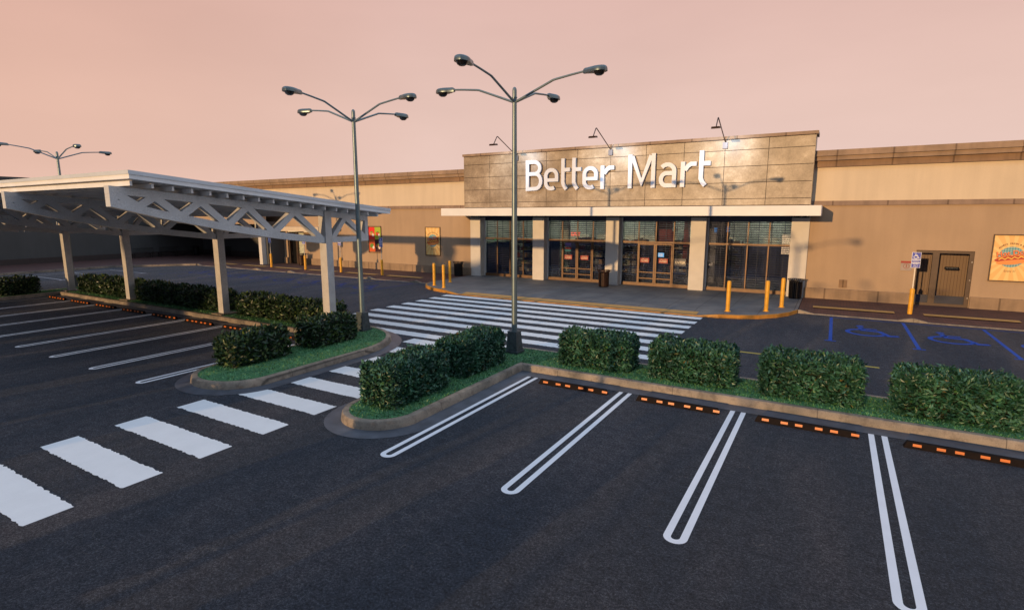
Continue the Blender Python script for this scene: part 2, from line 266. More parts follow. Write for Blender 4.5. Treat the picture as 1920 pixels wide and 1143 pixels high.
# ------------------------------------------------------------------ building helpers
def wl(o):
    v = Vector(o.location)
    while o.parent: o = o.parent; v += Vector(o.location)
    return v
def tag(o, label=None, cat=None, group=None, kind=None):
    if label: o['label'] = label
    if cat: o['category'] = cat
    if group: o['group'] = group
    if kind: o['kind'] = kind
    return o
def empty(name, loc=(0, 0, 0), rz=0):
    o = bpy.data.objects.new(name, None); COL.objects.link(o); o.location = loc; o.rotation_euler.z = rz
    o.empty_display_size = .2; return o
class MB:
    def __init__(s): s.v = []; s.f = []; s.mi = []; s.k = 0
    def add(s, vs, fs):
        n = len(s.v); s.v += [tuple(v) for v in vs]; s.f += [tuple(i+n for i in f) for f in fs]; s.mi += [s.k]*len(fs); return s
    def box(s, x0, x1, y0, y1, z0, z1):
        return s.add([(x0,y0,z0),(x1,y0,z0),(x1,y1,z0),(x0,y1,z0),(x0,y0,z1),(x1,y0,z1),(x1,y1,z1),(x0,y1,z1)],
                     [(0,3,2,1),(4,5,6,7),(0,1,5,4),(1,2,6,5),(2,3,7,6),(3,0,4,7)])
    def frust(s, cx, cy, z0, z1, a0, b0, a1, b1):
        return s.add([(cx-a0,cy-b0,z0),(cx+a0,cy-b0,z0),(cx+a0,cy+b0,z0),(cx-a0,cy+b0,z0),(cx-a1,cy-b1,z1),(cx+a1,cy-b1,z1),(cx+a1,cy+b1,z1),(cx-a1,cy+b1,z1)],
                     [(0,3,2,1),(4,5,6,7),(0,1,5,4),(1,2,6,5),(2,3,7,6),(3,0,4,7)])
    def lathe(s, prof, c=(0, 0, 0), n=20, cap=True):
        vs = []; fs = []
        for r, z in prof:
            for k in range(n):
                a = 2*math.pi*k/n; vs.append((c[0]+r*math.cos(a), c[1]+r*math.sin(a), c[2]+z))
        for i in range(len(prof)-1):
            for k in range(n):
                a = i*n+k; b2 = i*n+(k+1) % n; fs.append((a, b2, b2+n, a+n))
        if cap: fs.append(tuple(range(n-1, -1, -1))); fs.append(tuple(len(prof)*n-n+k for k in range(n)))
        return s.add(vs, fs)
    def tube(s, pts, r, n=10, r2=None):
        pts = [Vector(p) for p in pts]; vs = []; fs = []
        for i, p in enumerate(pts):
            d = (pts[min(i+1, len(pts)-1)]-pts[max(i-1, 0)]).normalized()
            a = d.cross(Vector((0, 0, 1)) if abs(d.z) < .95 else Vector((1, 0, 0))).normalized(); b3 = d.cross(a)
            rr = r if r2 is None else r+(r2-r)*i/(len(pts)-1)
            for k in range(n):
                t = 2*math.pi*k/n; vs.append(p+a*math.cos(t)*rr+b3*math.sin(t)*rr)
        for i in range(len(pts)-1):
            for k in range(n):
                q = i*n+k; w = i*n+(k+1) % n; fs.append((q, q+n, w+n, w))
        fs.append(tuple(range(n))); fs.append(tuple(len(pts)*n-1-k for k in range(n)))
        return s.add(vs, fs)
    def prism(s, poly, fn0, fn1):
        n = len(poly); vs = [fn0(*p) for p in poly]+[fn1(*p) for p in poly]
        return s.add(vs, [tuple(range(n)), tuple(range(2*n-1, n-1, -1))]+[(i, i+n, (i+1) % n+n, (i+1) % n) for i in range(n)])
    def strip(s, left, right, fn):          # flat ribbon between two polylines
        n = len(left); vs = [fn(*p) for p in left]+[fn(*p) for p in right]
        return s.add(vs, [(i, i+1, n+i+1, n+i) for i in range(n-1)])
    def build(s, name, mats, parent=None, smooth=False, world=False, fix=True, loc=None):
        me = bpy.data.meshes.new(name)
        off = wl(parent) if (world and parent) else Vector((0, 0, 0))
        if loc is not None: off = off + Vector(loc)
        me.from_pydata([tuple(Vector(v)-off) for v in s.v], [], s.f)
        if isinstance(mats, str): mats = [mats]
        for m in mats: me.materials.append(MATS[m])
        if len(mats) > 1: me.polygons.foreach_set('material_index', s.mi)
        if fix:
            bm = bmesh.new(); bm.from_mesh(me); bmesh.ops.recalc_face_normals(bm, faces=bm.faces); bm.to_mesh(me); bm.free()
        if smooth:
            me.polygons.foreach_set('use_smooth', [True]*len(me.polygons))
            me.set_sharp_from_angle(angle=R(35))
        o = bpy.data.objects.new(name, me); COL.objects.link(o)
        if parent: o.parent = parent
        if loc is not None: o.location = loc
        return o
def ribbon(path, w, closed=False):
    P = [Vector(p) for p in path]; n = len(P); Lf = []; Rt = []
    for i in range(n):
        a = P[i]-P[i-1] if (i > 0 or closed) else P[1]-P[0]
        b4 = P[(i+1) % n]-P[i] if (i < n-1 or closed) else P[-1]-P[-2]
        a = a.normalized(); b4 = b4.normalized(); na = Vector((-a.y, a.x)); nb = Vector((-b4.y, b4.x))
        m2 = (na+nb); m2 = m2/max(m2.length_squared, .3)*2*.5*2 if False else m2*(1/(max(.35, (1+na.dot(nb)))))
        Lf.append(P[i]+m2*w/2); Rt.append(P[i]-m2*w/2)
    if closed: Lf.append(Lf[0]); Rt.append(Rt[0])
    return Lf, Rt
def arc(cx, cy, rx, ry, a0, a1, n=14):
    return [(cx+rx*math.cos(R(a0+(a1-a0)*i/n)), cy+ry*math.sin(R(a0+(a1-a0)*i/n))) for i in range(n+1)]
def text_verts(txt, size, align='CENTER', bold=0.):
    cu = bpy.data.curves.new('t', 'FONT'); cu.body = txt; cu.size = size; cu.align_x = align; cu.align_y = 'CENTER'; cu.offset = bold*size
    cu.resolution_u = 3
    o = bpy.data.objects.new('t', cu); COL.objects.link(o)
    dg = bpy.context.evaluated_depsgraph_get(); me = bpy.data.meshes.new_from_object(o.evaluated_get(dg))
    vs = [tuple(v.co) for v in me.vertices]; fs = [tuple(p.vertices) for p in me.polygons]
    bpy.data.objects.remove(o); bpy.data.meshes.remove(me); bpy.data.curves.remove(cu)
    return vs, fs
def wall_text(txt, size, x, y, z, mat, parent, name='lettering', bold=0., sx=1., rot=0., world=True):
    vs, fs = text_verts(txt, size, bold=bold); mb = MB(); c, s_ = math.cos(R(rot)), math.sin(R(rot))
    mb.add([(x+(v[0]*sx*c-v[1]*s_), y, z+(v[0]*sx*s_+v[1]*c)) for v in vs], fs)
    return mb.build(name, mat, parent, world=world, fix=False)
def copy_tree(o, parent=None):
    c = o.copy(); COL.objects.link(c); c.parent = parent
    for ch in list(o.children): copy_tree(ch, c)
    return c

# ------------------------------------------------------------------ ground and painted markings
g = MB(); g.add([(-500,-500,0),(500,-500,0),(500,500,0),(-500,500,0)], [(0,1,2,3)])
tag(g.build('parking_lot_ground', 'asphalt', fix=False), kind='structure')
def ragged(mb, x0, x1, y0, y1, z=.004, amp=.014, step=.045):
    n = int((x1-x0)/step); a = []; b5 = []
    for i in range(n+1):
        x = x0+(x1-x0)*i/n
        a.append((x, y0+random.uniform(-amp, amp))); b5.append((x, y1+random.uniform(-amp, amp)))
    mb.strip(a, b5, lambda x, y: (x, y, z))
for k in range(-1, 10):
    y = 2.52+1.229*k
    mb = MB(); ragged(mb, -12.29, -9.27, y, y+.60, amp=.018)
    tag(mb.build('crosswalk_stripe', 'white_paint', fix=False), kind='structure')
for k in range(9):
    y = 22.80-1.042*k
    mb = MB(); ragged(mb, -17.8, -4.46, y, y+.52, amp=.018, step=.07)
    tag(mb.build('crosswalk_stripe', 'white_paint', fix=False), kind='structure')
def bay_line(x, y0=6.7, y1=12.24, mat='line_paint'):
    mb = MB(); r = .108
    path = [(x-r, y1), (x-r, y0+r)]+arc(x, y0+r, r, r, 180, 360, 12)[1:-1]+[(x+r, y0+r), (x+r, y1)]
    a, b6 = ribbon(path, .098); mb.strip(a, b6, lambda x, y: (x, y, .004))
    tag(mb.build('parking_bay_line', mat, fix=False), kind='structure')
for k in range(5): bay_line(-6.55+2.53*k)
for k in range(9): bay_line(-15.0-2.53*k)
def flat(mb, x0, x1, y0, y1, z=.004): mb.add([(x0,y0,z),(x1,y0,z),(x1,y1,z),(x0,y1,z)], [(0,1,2,3)])
for k in range(-11, 4):
    x = -2.4+3.04*k
    if -17.9 < x < -4.2: continue
    mb = MB(); flat(mb, x, x+.75, 17.88, 18.0); tag(mb.build('lane_dash', 'yellow_paint', fix=False), kind='structure')
def wheelchair(cx, cy, w, h, fn, mb, s=.085):
    T = lambda u, v: (cx+(u-.5)*w, cy+(v-.5)*h)
    for path, wd in (([(.33,.80),(.37,.50),(.66,.48),(.80,.14),(.97,.18)], s*1.25), ([(.35,.66),(.63,.66)], s*.9), (arc(.42,.30,.34,.27,105,338,16), s)):
        a, b7 = ribbon(path, wd); mb.strip([T(*p) for p in a], [T(*p) for p in b7], fn)
    c = [T(.33+.075*math.cos(R(t)), .91+.065*math.sin(R(t))) for t in range(0, 360, 30)]
    mb.add([fn(*p) for p in c], [tuple(range(12))])
def blue_bays(xs, x0, x1, bp='blue_paint'):
    for x in xs:
        mb = MB(); flat(mb, x-.055, x+.055, 21.2, 26.1); flat(mb, x-.17, x+.17, 21.08, 21.197)
        tag(mb.build('blue_bay_line', bp, fix=False), kind='structure')
    for x in xs[:-1] if xs[0] < xs[-1] else xs[1:]:
        mb = MB(); wheelchair(x+1.26, 23.7, 1.75, 2.1, lambda a, b: (a, b, .0045), mb)
        tag(mb.build('accessible_bay_symbol', bp, fix=False), kind='structure')
    mb = MB(); flat(mb, x0, x1, 26.104, 26.16); tag(mb.build('blue_bay_line', bp, fix=False), kind='structure')
blue_bays([.17+2.46*k for k in range(6)], .11, 12.5)
blue_bays([-22.6-2.46*k for k in range(9)], -42.3, -22.5, 'dim_blue_paint')
for y in (13.4, 15.85, 18.3, 20.82):
    mb = MB(); flat(mb, -49.0, -44.1, y-.05, y+.05); flat(mb, -44.096, -43.9, y-.18, y+.18)
    tag(mb.build('parking_bay_line', 'far_line_paint', fix=False), kind='structure')
mb = MB(); flat(mb, -49.1, -49.004, 6, 20.9); tag(mb.build('parking_bay_line', 'far_line_paint', fix=False), kind='structure')

# ------------------------------------------------------------------ planting islands
def inset(poly, d):
    P = [Vector(p) for p in poly]; n = len(P); o = []
    for i in range(n):
        a = (P[i]-P[i-1]).normalized(); b8 = (P[(i+1) % n]-P[i]).normalized()
        na = Vector((-a.y, a.x)); nb = Vector((-b8.y, b8.x)); m2 = na+nb
        o.append(P[i]+m2*(d/max(.4, 1+na.dot(nb))))
    return o
def island(poly, blades):
    mb = MB(); prof = [(-.34, .007), (-.02, .022), (0., .03), (.022, .165), (.045, .195), (.07, .2), (.165, .2), (.18, .185)]
    rings = [[(p.x, p.y, z) for p in inset(poly, d)] for d, z in prof]; n = len(poly)
    vs = [v for r in rings for v in r]; fs = []
    for i in range(len(prof)-1):
        mb.k = 0 if i < 2 else 1
        mb.mi += [mb.k]*n
        fs += [(i*n+k, i*n+(k+1) % n, (i+1)*n+(k+1) % n, (i+1)*n+k) for k in range(n)]
    mb.v = vs; mb.f = fs
    tag(mb.build('kerb', ['gutter_concrete', 'curb_concrete'], fix=False, smooth=True), kind='structure')
    lp = inset(poly, .172); lm = MB(); lm.add([(p.x, p.y, .188) for p in lp], [tuple(range(n))])
    o = lm.build('lawn', 'lawn', fix=False)
    bm = bmesh.new(); bm.from_mesh(o.data); bmesh.ops.triangulate(bm, faces=bm.faces); bm.to_mesh(o.data); bm.free()
    tag(o, kind='structure')
    if blades:
        import mathutils
        tris = [[o.data.vertices[i].co for i in p.vertices] for p in o.data.polygons]
        ar = [mathutils.geometry.area_tri(*t) for t in tris]
        gb = MB(); rnd = random.Random(3)
        for _ in range(blades):
            a, b9, c9 = rnd.choices(tris, ar)[0]; u, v = rnd.random(), rnd.random()
            if u+v > 1: u, v = 1-u, 1-v
            p = a+(b9-a)*u+(c9-a)*v
            if p.x < -39 or p.x > 4.6: continue
            t = rnd.uniform(0, 6.28); h = rnd.uniform(.018, .05); w = rnd.uniform(.008, .016); lx, ly = rnd.uniform(-.04, .04), rnd.uniform(-.04, .04)
            dx, dy = math.cos(t)*w, math.sin(t)*w
            gb.add([(p.x-dx, p.y-dy, .186), (p.x+dx, p.y+dy, .186), (p.x+lx, p.y+ly, .186+h)], [(0, 1, 2)])
        tag(gb.build('grass', 'grass_blade', fix=False), 'short bright green grass growing on the kerbed planting strip', 'grass', kind='stuff')
    return o
# right-hand island: arm beside the crosswalk plus strip along the bays (counter-clockwise)
A = [(-7.05, 12.57), (-7.05, 8.25)]+arc(-7.95, 8.25, .92, .98, 0, -180, 18)[1:]+[(-8.9, 12.9)]+arc(-7.7, 13.15, 1.2, 1.25, 180, 90, 8)[0:]+[(14, 14.4), (14, 12.57)]
A = A[::-1]
def area(P): return sum(P[i-1][0]*P[i][1]-P[i][0]*P[i-1][1] for i in range(len(P)))/2
if area(A) < 0: A = A[::-1]
island(A, 42000)
B = [(-14.42, 12.57), (-14.42, 8.3)]+arc(-13.2, 8.3, 1.22, 1.1, 180, 360, 18)[1:]+[(-11.97, 11.6)]+arc(-14.6, 11.6, 2.62, 2.78, 0, 90, 12)[0:]+[(-37.1, 14.4), (-37.1, 8.3)]+arc(-36.27, 8.3, .83, .98, 180, 360, 12)[1:]+[(-35.45, 12.57)]
if area(B) < 0: B = B[::-1]
island(B, 26000)

# ------------------------------------------------------------------ hedges
def hedge(L_, W_, H_, n, mat, size, seed):
    rnd = random.Random(seed); mb = MB(); mb.k = 1
    hx, hy = L_/2-.17, W_/2-.17
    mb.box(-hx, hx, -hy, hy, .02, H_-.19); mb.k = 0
    bl = [(rnd.uniform(-hx, hx), rnd.uniform(-hy, hy), rnd.uniform(.2, H_), rnd.uniform(-.10, .11)) for _ in range(20)]
    for _ in range(n):
        f = rnd.random(); aT = L_*W_*.9; aS = 2*(L_+W_)*H_
        if f < aT/(aT+aS): p = Vector((rnd.uniform(-L_/2, L_/2), rnd.uniform(-W_/2, W_/2), H_)); nn = Vector((0, 0, 1))
        else:
            t = rnd.uniform(0, 2*(L_+W_)); z = rnd.uniform(.03, H_)
            if t < L_: p = Vector((t-L_/2, -W_/2, z)); nn = Vector((0, -1, 0))
            elif t < 2*L_: p = Vector((t-1.5*L_, W_/2, z)); nn = Vector((0, 1, 0))
            elif t < 2*L_+W_: p = Vector((-L_/2, t-2*L_-W_/2, z)); nn = Vector((-1, 0, 0))
            else: p = Vector((L_/2, t-2*L_-1.5*W_, z)); nn = Vector((1, 0, 0))
        # round the box corners and make the clipped faces uneven
        c = Vector((max(-L_/2+.24, min(L_/2-.24, p.x)), max(-W_/2+.24, min(W_/2-.24, p.y)), min(H_-.24, p.z)))
        d = p-c
        if d.length > .24: p = c+d*(.24/d.length); nn = (nn+d.normalized()).normalized()
        for bx_, by_, bz_, am in bl:
            q = (p-Vector((bx_, by_, bz_))).length
            if q < .35: p += nn*am*(1-q/.35)
        p -= nn*rnd.uniform(-.02, .11)*(1.25 if rnd.random() < .3 else .8)
        if rnd.random() < .07: p += nn*rnd.uniform(.02, .085)
        dirv = (nn*.55+Vector((rnd.gauss(0, .6), rnd.gauss(0, .6), rnd.gauss(.28, .45)))).normalized()
        sd = dirv.cross(nn+Vector((rnd.gauss(0, .5), rnd.gauss(0, .5), rnd.gauss(0, .5)))).normalized()
        s_ = size*rnd.uniform(.7, 1.3); w = s_*.21; up2 = sd.cross(dirv)*w*.35
        b0 = p-dirv*s_*.45; t0 = p+dirv*s_*.55; m0 = p+dirv*s_*.02
        mb.add([b0, m0+sd*w+up2, t0, m0-sd*w+up2, m0-up2*.2], [(0, 1, 4), (1, 2, 4), (2, 3, 4), (3, 0, 4)])
    o = mb.build('hedge', [mat, 'hedge_core'], fix=False); return o
GA = 'clipped hedges on the island beside the double-line bays'
GB = 'clipped hedges on the island under the carport'
hA = [hedge(2.02, 1.04, .92, 9500, 'leaf_light', .108, s) for s in (1, 2)]
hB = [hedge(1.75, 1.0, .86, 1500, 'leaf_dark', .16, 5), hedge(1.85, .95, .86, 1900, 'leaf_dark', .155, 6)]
used = {}
def put_hedge(src, x, y, rz, label, group, sz=1.):
    if src.name in used: o = src.copy(); COL.objects.link(o)
    else: o = src; used[src.name] = 1
    o.location = (x, y, .188); o.rotation_euler.z = rz; o.scale = (1, 1, sz)
    tag(o, label, 'hedge', group)
P2 = math.pi/2
put_hedge(hA[0], -8.12, 9.08, P2, 'rounded green hedge on the island tip, left of the first double bay line', GA)
put_hedge(hA[1], -8.12, 11.65, P2, 'green hedge between the island-tip hedge and the central lamp post', GA)
put_hedge(hA[0], -5.28, 13.62, 0, 'first green hedge to the right of the central lamp post, in front of the crosswalk', GA)
put_hedge(hA[1], -2.78, 13.62, math.pi, 'second green hedge to the right of the central lamp post', GA)
put_hedge(hA[0], -.22, 13.62, math.pi, 'third green hedge to the right of the central lamp post, behind the third parking stop', GA, 1.03)
put_hedge(hA[1], 2.35, 13.62, 0, 'large green hedge at the right edge, under the blue accessible bays', GA)
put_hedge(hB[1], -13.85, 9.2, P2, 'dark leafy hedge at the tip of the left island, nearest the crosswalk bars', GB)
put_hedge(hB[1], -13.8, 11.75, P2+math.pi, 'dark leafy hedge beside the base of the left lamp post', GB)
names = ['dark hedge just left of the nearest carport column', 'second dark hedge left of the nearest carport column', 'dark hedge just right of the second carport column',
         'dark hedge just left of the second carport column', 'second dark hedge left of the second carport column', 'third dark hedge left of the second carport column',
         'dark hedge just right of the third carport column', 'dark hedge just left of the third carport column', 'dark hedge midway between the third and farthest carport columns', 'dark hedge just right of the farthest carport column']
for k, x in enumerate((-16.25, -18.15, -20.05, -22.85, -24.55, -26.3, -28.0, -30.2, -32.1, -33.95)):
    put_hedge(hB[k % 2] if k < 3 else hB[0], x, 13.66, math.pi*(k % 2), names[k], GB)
# unseen planting strips and hedges added behind the viewer to shade the near tarmac
C1 = [(-3.4, .6), (-8.9, .6)]+arc(-8.9, -.35, .7, .95, 90, 270, 10)[1:-1]+[(-8.9, -1.3), (-3.4, -1.3)]+arc(-3.4, -.35, .7, .95, -90, 90, 10)[1:-1]
C2 = [(-13.3, .6), (-46, .6), (-46, -1.3), (-13.3, -1.3)]+arc(-13.3, -.35, .7, .95, -90, 90, 10)[1:-1]
for P_ in (C1, C2): island(P_ if area(P_) > 0 else P_[::-1], 0)
GC = 'unseen hedges added behind the viewer for their shade'
for k, x in enumerate((-8.35, -5.2)): put_hedge(hB[0], x, -.35, 0, ('unseen hedge added on the strip behind the viewer, nearer the crosswalk', 'unseen hedge added on the strip behind the viewer, nearer the open bays')[k], GC, 1.12)
for k in range(13):
    o_ = hB[0].copy(); COL.objects.link(o_); o_.location = (-13.9-2.45*k-(.5 if k % 3 == 2 else 0), -.35, .188); o_.scale = (1.15, 1, 1.12); tag(o_, ('first', 'second', 'third', 'fourth', 'fifth', 'sixth', 'seventh', 'eighth', 'ninth', 'tenth', 'eleventh', 'twelfth', 'thirteenth')[k]+' added unseen hedge from the crosswalk in the long strip behind the viewer', 'hedge', GC)
put_hedge(hB[0], -36.3, 11.1, P2, 'near-black hedge standing alone left of the farthest carport column', GB)

# ------------------------------------------------------------------ wheel stops
def wheel_stop():
    r = empty('wheel_stop')
    mb = MB()
    for i in range(3):
        x0, x1 = -.915+.61*i+.002, -.915+.61*(i+1)-.002
        mb.add([(x0+(.05 if i == 0 else 0), -.045, .115), (x1-(.05 if i == 2 else 0), -.045, .115), (x1-(.05 if i == 2 else 0), .045, .115), (x0+(.05 if i == 0 else 0), .045, .115),
                (x0, -.078, 0), (x1, -.078, 0), (x1, .078, 0), (x0, .078, 0)], [(0,1,2,3),(4,5,1,0),(5,6,2,1),(6,7,3,2),(7,4,0,3),(4,7,6,5)])
    b = mb.build('rubber_block', 'rubber', r)
    for i in range(6):
        x = -.80+.61*(i//2)+(.37 if i % 2 else 0.02); q = MB()
        f = lambda u, t: (x+u, -.078+.033*t-.003, .115*t)
        q.add([f(0, .38), f(.13, .38), f(.13, .78), f(0, .78)], [(0, 1, 2, 3)])
        q.build('reflector', 'reflector', b, fix=False)
    return r
ws = wheel_stop(); first = True
def place_stop(x, y, label, group):
    global first
    o = ws if first else copy_tree(ws); first = False
    o.location = (x, y, 0); tag(o, label, 'wheel stop', group)
wl_r = ['black rubber parking stop in the bay at the inner kerb corner', 'black rubber parking stop in the second bay from the kerb corner',
        'black rubber parking stop in the third bay from the kerb corner', 'black rubber parking stop cut off by the right edge of the view']
for k in range(4): place_stop(-5.26+2.53*k, 11.89, wl_r[k], 'rubber parking stops in the right-hand bays')
wl_l = ['black rubber parking stop half hidden between the two dark leafy hedges', 'nearest fully visible rubber parking stop under the carport side', 'second visible parking stop counting away from the leafy island hedge',
        'third visible parking stop counting away from the leafy island hedge', 'fourth visible parking stop counting away from the leafy island hedge', 'fifth visible parking stop counting away from the leafy island hedge',
        'sixth visible parking stop counting away from the leafy island hedge', 'farthest parking stop at the inner kerb corner on the left']
for k in range(8): place_stop(-16.36-2.53*k, 11.97, wl_l[k], 'rubber parking stops in the left-hand bays')

# ------------------------------------------------------------------ lamp posts
def lamp_post():
    r = empty('lamp_post')
    b = MB(); b.frust(0, 0, .0, .07, .225, .225, .225, .225); b.frust(0, 0, .072, .62, .185, .185, .145, .145); b.frust(0, 0, .622, .655, .16, .16, .15, .15)
    b.build('concrete_base', 'pole_base', r)
    p = MB(); p.lathe([(.085, .64), (.082, 3), (.062, 7.22)], n=20)
    p.lathe([(.075, 7.22), (.075, 7.25), (.062, 7.26), (.062, 7.42), (.055, 7.47), (.035, 7.505), (.005, 7.52)], n=16); p.build('pole', 'pole_metal', r, smooth=True)
    for k in range(4):
        a = k*P2; c, s_ = math.cos(a), math.sin(a); T = lambda d, w, z: (c*d-s_*w, s_*d+c*w, z)
        m1 = MB(); pts = [T(.03, 0, 7.12), T(.6, 0, 7.34), T(1.18, 0, 7.56), T(1.26, 0, 7.575), T(1.7, 0, 7.63), T(2.12, 0, 7.675)]
        m1.tube(pts, .034, 10, .026); arm = m1.build('arm', 'pole_metal', r, smooth=True)
        h = MB(); outl = []                                     # cobra head outline seen from above
        for (d, w) in [(2.05, .045), (2.13, .06), (2.26, .12), (2.38, .165), (2.5, .175), (2.6, .15), (2.67, .09), (2.69, 0)]: outl.append((d, w))
        full = outl+[(d, -w) for d, w in outl[-2::-1]]; n = len(full)
        vs = []; lev = [(.0, 1.), (.045, 1.0), (.095, .93), (.125, .72)]
        for dz, sc in lev:
            for d, w in full: vs.append(T(2.42+(d-2.42)*(.5+.5*sc), w*sc, 7.615+dz))
        fs = [tuple(range(n-1, -1, -1)), tuple(3*n+i for i in range(n))]
        for i in range(3): fs += [(i*n+j, i*n+(j+1) % n, (i+1)*n+(j+1) % n, (i+1)*n+j) for j in range(n)]
        h.add(vs, fs); hd = h.build('lamp_head', 'lamp_housing', arm, smooth=True)
        gbl = MB(); cx, cy, _ = T(2.48, 0, 0); gbl.lathe([(.003, -.10), (.07, -.092), (.12, -.058), (.145, -.003)], (cx, cy, 7.615), 16, cap=True)
        gbl.build('lens', 'lamp_globe', hd, smooth=True)
    return r
lp = lamp_post()
spots = [(-7.95, 13.66, .188, 'tall four-headed lamp post in the centre, in front of the shop sign'), (-14.2, 13.68, .188, 'four-headed lamp post on the left island at the end of the carport'),
         (-37.45, 14.02, .188, 'far four-headed lamp post seen above the carport roof at the left'),
         (-8.75, -9.7, 0, 'four-headed lamp post behind the viewer in the open lot, nearer one'), (-14.95, -9.7, 0, 'four-headed lamp post behind the viewer on the far side of the walkway'),
         (-8.9, -29.6, 0, 'four-headed lamp post far behind the viewer')]
for k, (x, y, z, lb) in enumerate(spots):
    o = lp if k == 0 else copy_tree(lp); o.location = (x, y, z); tag(o, lb, 'lamp post', 'four-headed lamp posts')

# ------------------------------------------------------------------ carport
cp = empty('carport', (-26, 13, 0)); tag(cp, 'long pale metal carport with open trusses cantilevered over the left bays', 'carport')
XR, XL, Y0, Y1, ZS = -14.6, -41.5, 6.82, 15.75, -.0905
zt = lambda y: 5.28+ZS*(y-6.82)
def slab(name, mat, x0, x1, y0, y1, d0, d1):
    mb = MB(); mb.add([(x0,y0,zt(y0)-d1),(x1,y0,zt(y0)-d1),(x1,y1,zt(y1)-d1),(x0,y1,zt(y1)-d1),(x0,y0,zt(y0)-d0),(x1,y0,zt(y0)-d0),(x1,y1,zt(y1)-d0),(x0,y1,zt(y1)-d0)],
        [(0,3,2,1),(4,5,6,7),(0,1,5,4),(1,2,6,5),(2,3,7,6),(3,0,4,7)]); return mb.build(name, mat, cp, world=True)
slab('roof_flashing', 'carport_flash', XL, XR, Y0, Y1, 0, .095)
slab('roof_edge', 'carport_white', XL+.02, XR-.02, Y0+.02, Y1-.02, .0953, .20)
slab('roof_deck', 'deck_dark', XL+.25, XR-.3, Y0+.2, Y1-.2, .2003, .235)
y = Y0+.11
while y < Y1-.12:
    mb = MB(); z = zt(y)-.235; mb.box(XL+.1, XR-.16, y-.028, y+.028, z-.115, z-.0005); mb.build('purlin', 'carport_white', cp, world=True); y += .487
ttop = lambda y: 4.92-.0845*(y-6.6)
def tbot(y):
    P = [(6.6, 4.42), (7.7, 4.14), (9.6, 3.75), (11.15, 3.49), (12.8, 3.28), (15.05, 3.28)]
    for (a, za), (b_, zb) in zip(P, P[1:]):
        if y <= b_: return za+(zb-za)*(y-a)/(b_-a)
    return 3.28
def truss(x):
    t = empty('truss'); t.parent = cp; t.location = (x-cp.location.x, 0-cp.location.y, 0)
    w = .115
    def seg(name, poly, ww=w, mat='galvanized'):
        mb = MB(); mb.prism(poly, lambda a, b_: (-ww, a, b_), lambda a, b_: (ww, a, b_)); return mb.build(name, mat, t)
    ys = [6.6, 7.7, 9.6, 11.15, 12.8]
    seg('top_chord', [(6.6, ttop(6.6)), (6.6, ttop(6.6)-.19), (15.05, ttop(15.05)-.19), (15.05, ttop(15.05))])
    seg('bottom_chord', [(a, tbot(a)) for a in ys]+[(12.99, 3.28), (12.99, 3.49)]+[(a, tbot(a)+.21) for a in ys[::-1]])
    seg('bottom_chord', [(13.29, 3.28), (15.05, 3.28), (15.05, 3.46), (13.29, 3.46)])
    seg('end_plate', [(6.601, tbot(6.6)+.211), (6.77, tbot(6.77)+.211), (6.77, ttop(6.77)-.191), (6.601, ttop(6.6)-.191)])
    seg('end_plate', [(14.9, 3.461), (15.05, 3.461), (15.05, ttop(15.05)-.191), (14.9, ttop(14.9)-.191)])
    nodes = [(6.72, 't'), (7.22, 'b'), (7.62, 't'), (8.25, 'b'), (8.8, 't'), (9.55, 'b'), (10.2, 't'), (11.05, 'b'), (11.85, 't'), (12.88, 'b'), None, (13.38, 'b'), (13.98, 't'), (14.86, 'b')]
    for i, (p, q) in enumerate(zip(nodes, nodes[1:])):
        if not p or not q: continue
        z = lambda n_: ttop(n_[0])-.15 if n_[1] == 't' else tbot(n_[0])+.16
        a, b_ = ribbon([(p[0], z(p)), (q[0], z(q))], .19 if i < 9 else .17)
        seg('web', [tuple(a[0]), tuple(a[1]), tuple(b_[1]), tuple(b_[0])], w-.004-.002*(i % 2))
    return t
cxs = (-15.235, -21.585, -29.13, -35.5)
for cx in cxs:
    truss(cx)
    mb = MB(); mb.box(cx-.168, cx+.168, 13.0, 13.28, .24, 4.37); c_ = mb.build('column', 'column_grey', cp, world=True)
    mb = MB(); mb.box(cx-.36, cx+.36, 12.78, 13.5, .15, .238); mb.build('base_plate', 'curb_concrete', c_, world=True)
truss(-41.0)

# ------------------------------------------------------------------ pavements at the shop
def pave(name, xs, yf, zf, yb, curb, mat, yellow):
    """raised pavement whose front edge follows yf(x) and whose kerb height follows zf(x)"""
    top = MB(); cb = MB()
    rows = [0, .15, .5, .9, 1.4, None]
    P = []
    for x in xs:
        y0, z0 = yf(x), zf(x); col = []
        for r_ in rows:
            if r_ is None: col.append((x, yb, .15))
            else: col.append((x, y0+r_, z0+(.15-z0)*min(1, max(0, (r_-.15)/1.25))))
        P.append(col)
    for i in range(len(xs)-1):
        for j in range(1, 5): top.add([P[i][j], P[i+1][j], P[i+1][j+1], P[i][j+1]], [(0, 1, 2, 3)])
        a, b_ = P[i][0], P[i+1][0]
        cb.add([(a[0], a[1]-.012, -.01), (b_[0], b_[1]-.012, -.01), b_, a], [(0, 1, 2, 3)])
        cb.add([a, b_, P[i+1][1], P[i][1]], [(0, 1, 2, 3)])
    tag(top.build(name, mat, fix=False), kind='structure'); tag(cb.build('kerb', yellow, fix=False), kind='structure')
def lerp(P, x):
    if x <= P[0][0]: return P[0][1]
    for (a, za), (b_, zb) in zip(P, P[1:]):
        if x <= b_: return za+(zb-za)*(x-a)/(b_-a)
    return P[-1][1]
fp = [(-21.45, 27.0), (-21.35, 26.2), (-21.05, 25.5), (-20.6, 24.95), (-20.0, 24.5), (-19.2, 24.1), (-18.3, 23.8), (-17.4, 23.6), (-16, 23.5), (-4.7, 23.5), (-3.9, 23.52), (-3.1, 23.78), (-2.4, 24.2), (-1.8, 24.85), (-1.4, 25.6), (-1.12, 26.5)]
